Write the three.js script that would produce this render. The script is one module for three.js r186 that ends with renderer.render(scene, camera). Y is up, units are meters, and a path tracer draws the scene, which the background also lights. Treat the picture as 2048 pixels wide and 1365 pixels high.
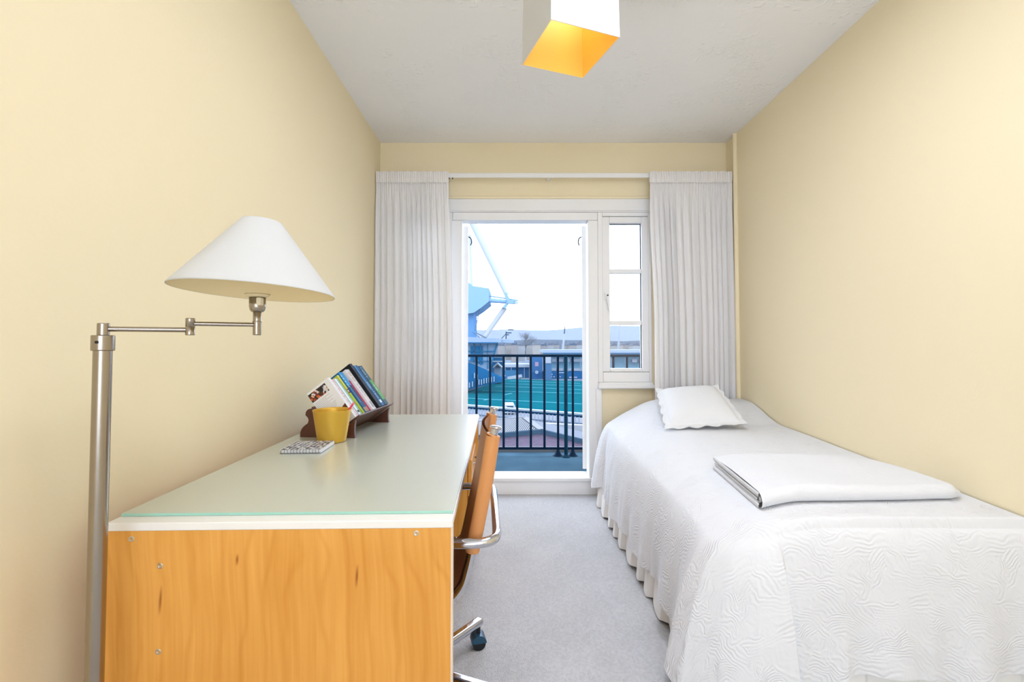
import * as THREE from 'three';
import { RoundedBoxGeometry } from 'three/addons/geometries/RoundedBoxGeometry.js';
import { mergeGeometries, toCreasedNormals } from 'three/addons/utils/BufferGeometryUtils.js';
import { RectAreaLightUniformsLib } from 'three/addons/lights/RectAreaLightUniformsLib.js';

// ---------------------------------------------------------------- camera, sky, light, exposure
const W = 2048, H = 1365, EYE = 1.12;
const scene = new THREE.Scene();
const camera = new THREE.PerspectiveCamera(2 * Math.atan(H / 2 / 920) * 180 / Math.PI, W / H, 0.05, 6000);
camera.position.set(0, EYE, 0);
camera.rotation.x = 1.7 * Math.PI / 180;
camera.setViewOffset(W, H, 6, 19.8, W, H);
camera.updateProjectionMatrix();
const renderer = new THREE.WebGLRenderer({ antialias: true });
renderer.toneMapping = THREE.LinearToneMapping;
renderer.toneMappingExposure = 1.05;
renderer.shadowMap.enabled = true;

let seed = 7;
const rnd = () => { seed = (seed + 0x6d2b79f5) | 0; let t = Math.imul(seed ^ (seed >>> 15), 1 | seed); t = (t + Math.imul(t ^ (t >>> 7), 61 | t)) ^ t; return ((t ^ (t >>> 14)) >>> 0) / 4294967296; };
const lerp = (a, b, t) => a + (b - a) * t, clamp = (x, a = 0, b = 1) => Math.min(b, Math.max(a, x));
const sm = (a, b, x) => { const t = clamp((x - a) / (b - a)); return t * t * (3 - 2 * t); };
// tileable value noise on a period of n cells
const TAB = new Float32Array(65536); for (let i = 0; i < 65536; i++) TAB[i] = rnd();
const cell = (x, y, s) => TAB[(Math.imul(x, 73856093) ^ Math.imul(y, 19349663) ^ Math.imul(s, 83492791)) >>> 16];
function vnoise(x, y, px, py, s = 0) {
  const ix = Math.floor(x), iy = Math.floor(y), fx = x - ix, fy = y - iy, u = fx * fx * (3 - 2 * fx), v = fy * fy * (3 - 2 * fy), m = (a, p) => ((a % p) + p) % p;
  const c = (i, j) => cell(m(ix + i, px), m(iy + j, py), s);
  return lerp(lerp(c(0, 0), c(1, 0), u), lerp(c(0, 1), c(1, 1), u), v);
}
function fbm(x, y, px, py, oct = 4, s = 0) { let a = 0, k = 0.5, n = 0; for (let i = 0; i < oct; i++) { a += k * vnoise(x, y, px, py, s + i); n += k; x *= 2; y *= 2; px *= 2; py *= 2; k *= 0.5; } return a / n; }
function texture(w, h, f, srgb, repeat = [1, 1]) {   // f(u, v) gives [r, g, b] or one number, 0..1
  const d = new Uint8Array(w * h * 4);
  for (let j = 0; j < h; j++) for (let i = 0; i < w; i++) {
    const c = f((i + 0.5) / w, (j + 0.5) / h), o = (j * w + i) * 4, a = typeof c === 'number';
    for (let k = 0; k < 3; k++) d[o + k] = clamp(a ? c : c[k]) * 255;
    d[o + 3] = 255;
  }
  const t = new THREE.DataTexture(d, w, h); t.wrapS = t.wrapT = THREE.RepeatWrapping; t.magFilter = THREE.LinearFilter; t.repeat.set(...repeat);
  if (srgb) t.colorSpace = THREE.SRGBColorSpace;
  t.needsUpdate = true; return t;
}
const hex = (h) => [(h >> 16 & 255) / 255, (h >> 8 & 255) / 255, (h & 255) / 255];

const SKY = [4.05, 4.7, 5.75];   // brighter than white, as an overcast sky is from indoors
// overcast sky, the same all round, with faint grey clouds
{
  const SW = 512, SH = 256, d = new Float32Array(SW * SH * 4);
  for (let j = 0; j < SH; j++) for (let i = 0; i < SW; i++) {
    const n = fbm(i / SW * 16, j / SH * 10, 16, 10, 4, 90), o = (j * SW + i) * 4, k = 0.90 + 0.14 * (n - 0.5);
    d[o] = k * SKY[0]; d[o + 1] = k * SKY[1]; d[o + 2] = k * SKY[2]; d[o + 3] = 1;
  }
  const t = new THREE.DataTexture(d, SW, SH, THREE.RGBAFormat, THREE.FloatType);
  t.mapping = THREE.EquirectangularReflectionMapping; t.magFilter = THREE.LinearFilter; t.wrapS = THREE.RepeatWrapping; t.needsUpdate = true;
  scene.background = t; scene.environment = t;
  scene.fog = new THREE.FogExp2(0xdfeaff, 1.5e-4);   // winter haze, seen only on the far hills
}
// unseen lights placed to brighten the room: rear windows, ceiling panel, rear standing lamp
RectAreaLightUniformsLib.init();
function areaLight(name, color, intensity, w, h, x, y, z, tilt = 0) {
  const l = new THREE.RectAreaLight(new THREE.Color(...color), intensity, w, h);
  l.name = name; l.position.set(x, y, z); l.rotation.x = tilt; scene.add(l);
}
areaLight('unseen_rear_window_light', [0.90, 0.97, 1.15], 0.7, 2.3, 2.0, 0.34, 1.4, 2.53);
areaLight('unseen_ceiling_lamp_light', [0.90, 0.97, 1.15], 9.6, 0.5, 1.34, 0.5, 2.60, -1.24, -Math.PI / 2);
areaLight('unseen_uplighter_light', [0.90, 0.97, 1.15], 30, 0.36, 0.36, 0.95, 1.84, 1.7, Math.PI / 2);

// ---------------------------------------------------------------- helpers
const used = new Map();
const numbered = (n) => { const k = used.get(n) ?? 0; used.set(n, k + 1); return k ? n + '_' + String(k).padStart(3, '0') : n; };
function tag(o, label, category, group, kind) { if (label) o.userData.label = label; if (category) o.userData.category = category; if (group) o.userData.group = group; if (kind) o.userData.kind = kind; return o; }
function thing(name, label, category, p = [0, 0, 0], turn = 0, group) {
  const o = new THREE.Group(); o.name = numbered(name); o.position.set(...p); o.rotation.y = turn; scene.add(o); return tag(o, label, category, group);
}
function part(name, geo, m, parent, label, kind) {
  const o = new THREE.Mesh(Array.isArray(geo) ? join(geo) : geo, m); o.name = numbered(name); o.castShadow = o.receiveShadow = true; parent.add(o); return tag(o, label, null, null, kind);
}
function struct(name, geo, m) { return part(name, geo, m, scene, null, 'structure'); }
function structGroup(name) { const o = new THREE.Group(); o.name = numbered(name); o.userData.kind = 'structure'; scene.add(o); return o; }
const join = (list) => mergeGeometries(list.map((g) => { const n = g.index ? g.toNonIndexed() : g.clone(); for (const k of Object.keys(n.attributes)) if (!['position', 'normal', 'uv'].includes(k)) n.deleteAttribute(k); return n; }), false);
// box from corner to corner, edges rounded by r, uv in metres
function bx(x0, y0, z0, x1, y1, z1, r = 0) {
  const w = Math.abs(x1 - x0), h = Math.abs(y1 - y0), d = Math.abs(z1 - z0);
  const g = r > 0 ? new RoundedBoxGeometry(w, h, d, 2, Math.min(r, w / 2.01, h / 2.01, d / 2.01)) : new THREE.BoxGeometry(w, h, d);
  g.translate((x0 + x1) / 2, (y0 + y1) / 2, (z0 + z1) / 2); return meters(g);
}
function meters(g) {
  const p = g.attributes.position, n = g.attributes.normal, uv = new Float32Array(p.count * 2);
  for (let i = 0; i < p.count; i++) {
    const ax = Math.abs(n.getX(i)), ay = Math.abs(n.getY(i)), az = Math.abs(n.getZ(i));
    const [u, v] = ay >= ax && ay >= az ? [p.getX(i), p.getZ(i)] : ax >= az ? [p.getZ(i), p.getY(i)] : [p.getX(i), p.getY(i)];
    uv[2 * i] = u; uv[2 * i + 1] = v;
  }
  g.setAttribute('uv', new THREE.BufferAttribute(uv, 2)); return g;
}
function cyl(a, b, r0, r1 = r0, seg = 24, caps = true) {
  const A = new THREE.Vector3(...a), B = new THREE.Vector3(...b), d = B.clone().sub(A), g = new THREE.CylinderGeometry(r1, r0, d.length(), seg, 1, !caps);
  g.applyQuaternion(new THREE.Quaternion().setFromUnitVectors(new THREE.Vector3(0, 1, 0), d.normalize())); g.translate(...A.add(B).multiplyScalar(0.5).toArray()); return g;
}
const tube = (pts, r, seg = 64, rad = 14, closed = false, tension = 0.5) => new THREE.TubeGeometry(new THREE.CatmullRomCurve3(pts.map((p) => new THREE.Vector3(...p)), closed, 'catmullrom', tension), seg, r, rad, closed);
const lathe = (pts, seg = 48) => new THREE.LatheGeometry(pts.map((p) => new THREE.Vector2(...p)), seg);
// prism: polygon of [x, y] at depth z, going back by d
function prism(poly, z, d, bevel = 0) {
  const g = new THREE.ExtrudeGeometry(new THREE.Shape(poly.map((p) => new THREE.Vector2(p[0], p[1]))), { depth: d, bevelEnabled: bevel > 0, bevelSize: bevel, bevelThickness: bevel, bevelSegments: 2, curveSegments: 8 });
  g.translate(0, 0, z - d); return meters(g);
}
// slab over a polygon of [x, z]
function slab(poly, y0, y1) {
  const g = new THREE.ExtrudeGeometry(new THREE.Shape(poly.map((p) => new THREE.Vector2(p[0], -p[1]))), { depth: y1 - y0, bevelEnabled: false });
  g.rotateX(-Math.PI / 2); g.translate(0, y0, 0); return meters(g);
}
function bar(a, b, w, h) {   // square bar between two points
  const A = new THREE.Vector3(...a), B = new THREE.Vector3(...b), d = B.clone().sub(A), g = new THREE.BoxGeometry(w, d.length(), h);
  g.applyQuaternion(new THREE.Quaternion().setFromUnitVectors(new THREE.Vector3(0, 1, 0), d.normalize())); g.translate(...A.add(B).multiplyScalar(0.5).toArray()); return g;
}
function grid(nu, nv, f, uvf) {   // f(i/nu, j/nv) -> [x, y, z]
  const pos = [], uv = [], idx = [];
  for (let j = 0; j <= nv; j++) for (let i = 0; i <= nu; i++) { pos.push(...f(i / nu, j / nv)); uv.push(...(uvf ? uvf(i / nu, j / nv) : [i / nu, j / nv])); }
  for (let j = 0; j < nv; j++) for (let i = 0; i < nu; i++) { const a = j * (nu + 1) + i, b = a + 1, c = a + nu + 1, d = c + 1; idx.push(a, b, d, a, d, c); }
  const g = new THREE.BufferGeometry(); g.setAttribute('position', new THREE.Float32BufferAttribute(pos, 3)); g.setAttribute('uv', new THREE.Float32BufferAttribute(uv, 2)); g.setIndex(idx); g.computeVertexNormals(); return g;
}
const OUT = SKY.map(() => 1 / (0.99 * SKY[1]));   // outdoor colours scaled to the exposure of the room
const M = (color, roughness = 0.6, o = {}) => new THREE.MeshPhysicalMaterial({ color, roughness, ...o });
const MO = (color, r, o, k = 1.7) => { const m = M(color, r, o); m.specularIntensity = 0; m.color.r *= OUT[0] * k; m.color.g *= OUT[1] * k; m.color.b *= OUT[2] * k; return m; };
const shown = (q, i) => Math.pow(Math.pow(q, 2.2) * OUT[i], 1 / 2.2);
function curve(points) {   // piecewise linear-smooth lookup through rows [s, a, b, c...]
  return (s) => { let i = 0; while (i < points.length - 2 && s > points[i + 1][0]) i++; const a = points[i], b = points[i + 1], t = clamp((s - a[0]) / (b[0] - a[0])), k = t * t * (3 - 2 * t) * 0.6 + t * 0.4; return a.slice(1).map((v, j) => lerp(v, b[j + 1], k)); };
}

// ---------------------------------------------------------------- materials
const wallBump = texture(512, 512, (u, v) => 0.6 * fbm(u * 90, v * 90, 90, 90, 3, 1) + 0.4 * fbm(u * 8, v * 8, 8, 8, 3, 5), false, [1 / 0.8, 1 / 0.8]);
const ceilBump = texture(1024, 1024, (u, v) => {
  const n = fbm(u * 22, v * 22, 22, 22, 4, 11), b = vnoise(u * 60, v * 60, 60, 60, 17), w = fbm(u * 6, v * 6, 6, 6, 2, 23);
  return clamp(0.25 + 0.35 * n + 0.9 * Math.pow(clamp((b - 0.68) / 0.32), 1.5) * sm(0.35, 0.65, w) + 0.25 * Math.pow(Math.abs(Math.sin(30 * n + 14 * w)), 6) * sm(0.5, 0.7, w));
}, false, [1 / 1.3, 1 / 1.3]);
const carpetBump = texture(512, 512, (u, v) => fbm(u * 128, v * 128, 128, 128, 2, 31), false, [1 / 0.35, 1 / 0.35]);
const carpetMap = texture(512, 512, (u, v) => { const n = fbm(u * 120, v * 120, 120, 120, 2, 37), w = fbm(u * 5, v * 5, 5, 5, 4, 41), k = 0.81 + 0.08 * (n - 0.5) + 0.05 * (w - 0.5); return [k * 0.985, k * 0.975, k * 0.975]; }, true, [1 / 0.9, 1 / 0.9]);
const YEL = new THREE.Color().setRGB(0.91, 0.785, 0.535);
const mWall = M(YEL, 0.85, { bumpMap: wallBump, bumpScale: 0.0006, specularIntensity: 0.35 });
const mCeil = M(0xf6f4f2, 0.9, { bumpMap: ceilBump, bumpScale: 0.004, specularIntensity: 0.3 });
const mCarpet = M(0xffffff, 1, { map: carpetMap, bumpMap: carpetBump, bumpScale: 0.003, specularIntensity: 0.1 });
const mWhite = M(0xf2f0ee, 0.38, { specularIntensity: 0.7 });
const mGlass = M(0xffffff, 0.0, { transmission: 1, thickness: 0, ior: 1.45 });
const mNickel = M(0xa39a8f, 0.26, { metalness: 1 });
const mChrome = M(0xc9cad2, 0.08, { metalness: 1 });
const mBlack = M(0x14161a, 0.45);
const mRail = M(0x0d2338, 0.5, { specularIntensity: 0.1 });

// ---------------------------------------------------------------- the room
const XL = -0.985, XR = 1.665, ZB = -3.482, ZR = 2.6, HC = 2.668;
struct('floor', bx(XL - 0.2, -0.2, ZR + 0.2, XR + 0.2, 0, ZB - 0.02), mCarpet);
struct('ceiling', bx(XL - 0.2, HC, ZR + 0.2, XR + 0.2, HC + 0.2, ZB - 0.22), mCeil);
struct('wall_left', bx(XL - 0.2, 0, ZR, XL, HC, ZB - 0.22), mWall);
struct('wall_right', bx(XR, 0, ZR, XR + 0.2, HC, ZB - 0.22), mWall);
const UL = -0.84, UR = 1.085, UT = 2.232;   // the glazed unit in the back wall
struct('wall_back', [
  bx(XL, 0, ZB, UL, HC, ZB - 0.22), bx(UR, 0, ZB, XR, HC, ZB - 0.22), bx(UL, UT, ZB, UR, HC, ZB - 0.22),
  bx(UL, 0, ZB, -0.432, 0.792, ZB - 0.22), bx(0.677, 0, ZB - 0.012, UR, 0.792, ZB - 0.22),
], mWall);
struct('trim_1', bx(UL, UT, ZB + 0.012, UR, UT + 0.022, ZB, 0.006), mWall);                       // painted ridge over the head board
struct('trim_2', [tube([[XR - 0.006, 0, -3.335], [XR - 0.006, 1.3, -3.335], [XR - 0.006, HC, -3.335]], 0.017, 8, 16)], mWall);   // painted pipe in the corner
struct('trim_3', [bx(UL, 2.142, ZB + 0.014, UR, UT, ZB - 0.1, 0.006), bx(UL, 2.134, ZB + 0.004, UR, 2.142, ZB - 0.1)], mWhite);  // head board over the unit
// unseen rear wall and two windows, placed to light the room from behind
struct('unseen_wall_rear', [bx(XL, 0, ZR, XR, 0.4, ZR + 0.2), bx(XL, 2.4, ZR, XR, HC, ZR + 0.2), bx(XL, 0.4, ZR, -0.81, 2.4, ZR + 0.2), bx(1.49, 0.4, ZR, XR, 2.4, ZR + 0.2)], mWall);
{
  const w = structGroup('window_3');
  part('window_frame', [bx(-0.81, 0.4, ZR + 0.06, -0.74, 2.4, ZR + 0.13), bx(1.42, 0.4, ZR + 0.06, 1.49, 2.4, ZR + 0.13), bx(-0.81, 0.4, ZR + 0.06, 1.49, 0.47, ZR + 0.13), bx(-0.81, 2.33, ZR + 0.06, 1.49, 2.4, ZR + 0.13), bx(0.3, 0.4, ZR + 0.06, 0.38, 2.4, ZR + 0.13)], mWhite, w);
  part('window_pane', bx(-0.74, 0.47, ZR + 0.09, 0.3, 2.33, ZR + 0.095), mGlass, w);
  part('window_pane', bx(0.38, 0.47, ZR + 0.09, 1.42, 2.33, ZR + 0.095), mGlass, w);
}
// french door: frame, threshold and two leaves that stand open to the outside
{
  const d = structGroup('door_1'), z0 = ZB - 0.002, z1 = ZB - 0.12;
  part('door_frame', [bx(-0.44, 0.124, z0, -0.358, 2.071, z1, 0.006), bx(0.602, 0.124, z0, 0.677, 2.071, z1, 0.006), bx(-0.431, 2.072, z0, 0.676, 2.133, z1, 0.006), bx(0.655, 0.0, ZB + 0.012, 0.7, 0.79, ZB - 0.05, 0.006)], mWhite, d);
  part('threshold', [bx(-0.431, 0, ZB + 0.004, 0.654, 0.0965, ZB - 0.18), bx(-0.431, 0.097, ZB + 0.018, 0.654, 0.123, ZB - 0.18, 0.006)], mWhite, d);
  const leaf = (hx, dir, side) => {
    const g = new THREE.Group(); g.name = numbered('door_leaf'); g.position.set(hx, 0, -3.62); g.rotation.y = dir; d.add(g);
    // leaf runs along local -z from its hinge, 45 mm thick, 0.47 m wide
    const t = 0.0225;
    part('stile', [bx(-t, 0.15, 0, t, 2.062, -0.075, 0.004), bx(-t, 0.15, -0.395, t, 2.062, -0.47, 0.004), bx(-t, 0.15, -0.075, t, 0.4, -0.395, 0.004), bx(-t, 1.98, -0.075, t, 2.062, -0.395, 0.004), bx(-0.01, 0.9, -0.075, 0.01, 0.93, -0.395), bx(-0.01, 1.44, -0.075, 0.01, 1.47, -0.395)], mWhite, g);
    part('door_pane', bx(-0.003, 0.4, -0.075, 0.003, 1.98, -0.395), mGlass, g);
    part('door_catch', tube([[-side * 0.024, 2.0, -0.1], [-side * 0.045, 1.985, -0.1], [-side * 0.05, 1.95, -0.1], [-side * 0.042, 1.93, -0.1]], 0.005, 12, 8), mBlack, g);
    return g;
  };
  leaf(-0.345, Math.atan2(0.345, 3.62), -1);
  leaf(0.598, -Math.atan2(0.598, 3.62), 1);
}
// side lights: frame, sash, bars, panes, sill and handle
function sideLight(name, x0, x1, s) {   // x0 is the side by the door, s = +1 to the right of it
  const w = structGroup(name), z0 = ZB - 0.004, z1 = ZB - 0.11, X = (k) => x0 + s * k, B = (a, b, y0, y1, za, zb, r) => bx(Math.min(X(a), X(b)), y0, za, Math.max(X(a), X(b)), y1, zb, r);
  part('window_frame', [B(0, 0.036, 0.837, 2.134, z0, z1, 0.005), B(0.386, 0.408, 0.837, 2.134, z0, z1, 0.005), B(0.036, 0.386, 2.104, 2.134, z0, z1, 0.005), B(0.036, 0.386, 0.837, 0.912, z0, z1, 0.005)], mWhite, w);
  part('sash', [B(0.036, 0.093, 0.914, 2.102, z0 - 0.012, z1 + 0.02, 0.005), B(0.339, 0.388, 0.914, 2.102, z0 - 0.012, z1 + 0.02, 0.005), B(0.093, 0.339, 2.054, 2.102, z0 - 0.012, z1 + 0.02, 0.005), B(0.093, 0.339, 0.914, 0.939, z0 - 0.012, z1 + 0.02, 0.005)], mWhite, w);
  for (const y of [1.685, 1.287]) part('glazing_bar', B(0.093, 0.339, y - 0.016, y + 0.016, z0 - 0.03, z1 + 0.035, 0.004), mWhite, w);
  for (const [a, b] of [[0.939, 1.275], [1.299, 1.673], [1.697, 2.054]]) part('window_pane', B(0.093, 0.339, a, b, z0 - 0.05, z0 - 0.054), mGlass, w);
  part('reveal_shade', [B(0.334, 0.339, 0.939, 2.054, z0 - 0.044, z0 - 0.049), B(0.093, 0.334, 2.049, 2.054, z0 - 0.044, z0 - 0.049)], M(0x20364e, 0.6), w, 'thin dark strip along the pane for the shade of the reveal');  // dark strip painted in for the shade of the window reveal
  part('window_sill', [B(0, 0.408, 0.792, 0.837, ZB + 0.012, z1, 0.004), B(-0.008, 0.416, 0.79, 0.826, ZB + 0.045, ZB, 0.012)], mWhite, w);
  const h = part('window_handle', [B(0.05, 0.075, 1.46, 1.52, z0, z0 - 0.014, 0.003), cyl([X(0.066), 1.494, z0 - 0.012], [X(0.066), 1.494, z0 + 0.022], 0.007), tube([[X(0.062), 1.492, z0 + 0.014], [X(0.068), 1.45, z0 + 0.02], [X(0.08), 1.38, z0 + 0.02]], 0.005, 16, 8)], mWhite, w);
  part('handle_rivet', cyl([X(0.068), 1.494, z0 + 0.02], [X(0.068), 1.494, z0 + 0.028], 0.006), mBlack, w);
}
sideLight('window_1', 0.677, 1.085, 1);
sideLight('window_2', -0.432, -0.84, -1);

// ---------------------------------------------------------------- desk
const birch = texture(1024, 1024, (u, v) => {
  const warp = fbm(u * 3, v * 2, 3, 2, 3, 51), x = u + 0.055 * (warp - 0.5);
  const fine = fbm(x * 170, v * 5, 170, 5, 2, 55), mid = fbm(x * 26, v * 2, 26, 2, 3, 59), broad = fbm(u * 5, v * 3, 5, 3, 3, 63);
  const ring = Math.pow(0.5 + 0.5 * Math.sin((x * 14 + 2.2 * fbm(u * 4, v * 3, 4, 3, 3, 67)) * 6.283), 8);
  let k = 0.045 * (fine - 0.5) + 0.065 * (mid - 0.5) + 0.10 * (broad - 0.5) - 0.03 * ring;
  let fl = 0; for (const [a, b, l] of [[0.155, 0.72, 0.05], [0.365, 0.83, 0.02], [0.7, 0.78, 0.04], [0.305, 0.36, 0.06], [0.89, 0.40, 0.07], [0.87, 0.98, 0.012]]) fl = Math.max(fl, sm(0.006, 0, Math.abs(u - a - 0.05 * (v - b))) * sm(l, 0, Math.abs(v - b)));
  const c = [0.895 + k * 0.85, 0.635 + k * 1.0, 0.30 + k * 1.0];
  return c.map((q, i) => q * (1 - fl * [0.3, 0.42, 0.5][i]));
}, true, [1 / 0.78, 1 / 0.78]);
const mBirch = M(0xffffff, 0.42, { map: birch, specularIntensity: 0.5 });
const DESK = [-0.882, 0, -1.018], DT = 1.47 * Math.PI / 180, DW = 0.757, DL = 1.523;
{
  const t = thing('desk', 'birch plywood desk with a white top standing along the left wall', 'desk', DESK, DT);
  const edge = M(0xe6d3c0, 0.5);
  part('tabletop', bx(0, 0.712, 0.002, DW, 0.73, -DL, 0.003), M(0xf3efe9, 0.4), t, 'white laminate tabletop');
  const p = part('end_panel', bx(0.002, 0.012, 0, DW - 0.004, 0.712, -0.022), mBirch, t, 'birch end panel with vertical grain');
  part('edge_band', bx(DW - 0.004, 0.012, 0, DW, 0.712, -0.022), edge, t);
  part('end_panel', bx(0.004, 0.012, -DL + 0.022, DW - 0.004, 0.712, -DL), mBirch, t);
  part('back_panel', bx(0.004, 0.2, -0.022, 0.022, 0.712, -DL + 0.022), mBirch, t);
  part('apron', bx(DW - 0.05, 0.65, -0.022, DW - 0.032, 0.712, -DL + 0.022), mBirch, t);
  for (const [x, y] of [[0.056, 0.695], [0.119, 0.636], [0.676, 0.701], [0.119, 0.452]]) {
    const s = part('screw', lathe([[0.0025, 0.0], [0.0025, 0.0012], [0.0055, 0.0016], [0.0062, 0.0004], [0.0062, 0]], 20).rotateX(Math.PI / 2).translate(x, y, 0), M(0xcfcac2, 0.35, { metalness: 1 }), p);
  }
  for (const x of [0.05, DW - 0.05]) for (const z of [-0.011, -DL + 0.011]) part('foot', cyl([x, 0, z], [x, 0.014, z], 0.009), mBlack, t);
  // frosted glass sheet laid on the top, its cut edges green
  const g = thing('glass_sheet', 'pale green frosted glass sheet covering the desk top', 'glass', DESK, DT);
  const gg = new THREE.BoxGeometry(DW - 0.006, 0.006, DL - 0.044); gg.translate(DW / 2, 0.7335, -0.038 - (DL - 0.044) / 2);
  const frost = M(new THREE.Color().setRGB(0.575, 0.60, 0.505), 0.3, { specularIntensity: 1, clearcoat: 0.6, clearcoatRoughness: 0.16 }), cut = M(0xa4d6c3, 0.15);
  const sheet = new THREE.Mesh(gg, [cut, cut, frost, frost, cut, cut]); sheet.name = 'sheet'; sheet.castShadow = sheet.receiveShadow = true; g.add(sheet);
}
// drawer pedestal under the far end of the desk
{
  const t = thing('drawer_pedestal', 'birch drawer pedestal on black castors under the far end of the desk', 'drawers', [-0.40, 0, -2.31], DT);
  part('carcass', bx(-0.21, 0.075, 0.2, 0.205, 0.6, -0.19, 0.003), mBirch, t);
  for (let k = 0; k < 3; k++) {
    const dr = part('drawer', bx(0.207, 0.082 + k * 0.172, 0.192, 0.225, 0.247 + k * 0.172, -0.182, 0.003), mBirch, t);
    part('drawer_handle', tube([[0.224, 0.2 + k * 0.172, 0.06], [0.245, 0.2 + k * 0.172, 0.055], [0.245, 0.2 + k * 0.172, -0.055], [0.224, 0.2 + k * 0.172, -0.06]], 0.005, 20, 8, false, 0.1), mNickel, dr);
  }
  for (const [x, z] of [[-0.17, 0.16], [0.18, 0.16], [-0.17, -0.15], [0.18, -0.15]]) part('castor', [cyl([x - 0.012, 0.028, z], [x + 0.012, 0.028, z], 0.028), cyl([x, 0.03, z], [x, 0.078, z], 0.01)], mBlack, t);
}

// ---------------------------------------------------------------- swivel chair pushed under the desk
{
  const tan = M(new THREE.Color().setRGB(0.68, 0.30, 0.105), 0.45, { specularIntensity: 0.6 }), brown = M(new THREE.Color().setRGB(0.36, 0.145, 0.055), 0.45);  // second colour is the same leather with shade put into it
  const t = thing('office_chair', 'tan leather swivel chair with chrome frame and castors pushed under the desk', 'chair', [-0.30, 0, -1.47]);
  const o = (p) => [p[0] + 0.30, p[1], p[2] + 1.47];
  const prof = [[-0.034, 0.905], [-0.041, 0.885], [-0.058, 0.775], [-0.076, 0.68], [-0.094, 0.592], [-0.105, 0.545], [-0.122, 0.497], [-0.16, 0.462], [-0.23, 0.448], [-0.4, 0.452], [-0.55, 0.462], [-0.6, 0.45]];
  const sh = (k, z) => o([prof[k][0] + (z < -1.4 ? -0.017 : 0), prof[k][1], z]);
  for (const z of [-1.2, -1.56]) {
    // leather roll round the upright, chrome stub on its top, flat chrome rail below running into the seat
    const upper = [1, 2, 3, 4].map((k) => sh(k, z));
    part('back_roll', [tube(upper, 0.0185, 40, 20), cyl(upper[0], sh(0, z).map((v, i) => lerp(upper[0][i], v, 0.15)), 0.0185, 0.0175), cyl(upper[3], o([prof[4][0] + (z < -1.4 ? -0.018 : -0.0005), 0.588, z]), 0.0185, 0.0175)], tan, t);
    part('finial', [cyl(upper[0], sh(0, z), 0.0105, 0.0105, 20), (() => { const c = sh(0, z); return lathe([[0, 0.006], [0.009, 0.0055], [0.0155, 0.003], [0.016, 0.001], [0.0155, -0.0015], [0, -0.0015]], 24).rotateZ(-0.17).translate(...c); })()], mChrome, t);
    const low = [4, 5, 6, 7, 8, 9, 10, 11].map((k) => new THREE.Vector3(...sh(k, z)));
    const s = new THREE.Shape(); s.moveTo(-0.004, -0.014); s.lineTo(0.004, -0.014); s.lineTo(0.004, 0.014); s.lineTo(-0.004, 0.014);
    part('seat_rail', tube(low.map((v) => v.toArray()), 0.0105, 70, 14), mChrome, t);
  }
  // the sling of back and seat, ribbed across
  const path = new THREE.CatmullRomCurve3(prof.slice(1, 11).map((p) => new THREE.Vector3(p[0], p[1], 0)));
  const sling = (off) => grid(10, 150, (u, v) => {
    const p = path.getPointAt(v), d = path.getTangentAt(v), sag = 0.02 * Math.sin(Math.PI * u) + off, rib = 0.004 * Math.pow(Math.abs(Math.sin(v * Math.PI * 15)), 0.5);
    return o([p.x + (d.y) * (-sag - 0.004 + (off ? 0 : rib)) * -1 - 0.017 * u, p.y - (d.x) * (-sag - 0.004 + (off ? 0 : rib)) * -1, lerp(-1.205, -1.555, u)]);
  });
  part('sling', [sling(0), sling(0.008)], brown, t, 'ribbed leather sling of seat and back, its shade put into the colour');
  // one chrome tube makes both arms and runs round behind the back
  part('arm_tube', tube([[-0.42, 0.60, -1.15], [-0.36, 0.622, -1.15], [-0.2, 0.627, -1.15], [-0.131, 0.628, -1.15], [-0.08, 0.630, -1.15], [-0.045, 0.631, -1.163], [-0.032, 0.631, -1.20], [-0.036, 0.630, -1.30], [-0.048, 0.629, -1.5], [-0.053, 0.629, -1.57], [-0.064, 0.629, -1.603], [-0.10, 0.629, -1.612], [-0.2, 0.627, -1.612], [-0.36, 0.622, -1.612], [-0.42, 0.60, -1.612]].map(o), 0.0122, 160, 18), mChrome, t);
  for (const z of [-1.15, -1.612]) part('arm_post', tube([[-0.42, 0.60, z], [-0.445, 0.57, z], [-0.45, 0.5, z * 0.985 - 0.02], [-0.44, 0.44, z * 0.96 - 0.055]].map(o), 0.0122, 40, 14), mChrome, t);
  // column and five legs on twin-wheel castors
  part('column', [cyl(o([-0.30, 0.10, -1.47]), o([-0.30, 0.42, -1.47]), 0.025), cyl(o([-0.30, 0.07, -1.47]), o([-0.30, 0.13, -1.47]), 0.045, 0.038), bx(-0.12, 0.41, 0.2, 0.12, 0.435, -0.2, 0.01)], mChrome, t);
  for (let k = 0; k < 5; k++) {
    const a = (-55 + 72 * k) * Math.PI / 180, dx = Math.cos(a), dz = Math.sin(a), R = 0.33;
    const leg = part('leg', [(() => { const g = new RoundedBoxGeometry(R, 0.026, 0.036, 3, 0.012); g.translate(R / 2 + 0.01, 0, 0); g.rotateZ(-0.06); g.translate(0, 0.112, 0); g.rotateY(-a); return g; })()], mChrome, t);
    const c = [dx * (R - 0.005), 0, dz * (R - 0.005)], yaw = 0.25;
    const wheel = (s) => { const g = new THREE.CylinderGeometry(0.024, 0.024, 0.017, 28); g.rotateX(Math.PI / 2); g.translate(0, 0.024, s * 0.013); g.rotateY(yaw); g.translate(...c); return g; };
    const hood = lathe([[0.0, 0.0], [0.001, 0.0]], 8);
    const fork = (() => { const g = new THREE.CylinderGeometry(0.0275, 0.0275, 0.046, 28, 1, false, 0, Math.PI); g.rotateX(Math.PI / 2); g.rotateZ(Math.PI / 2); g.translate(0, 0.026, 0); g.rotateY(yaw); g.translate(...c); return g; })();
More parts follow.
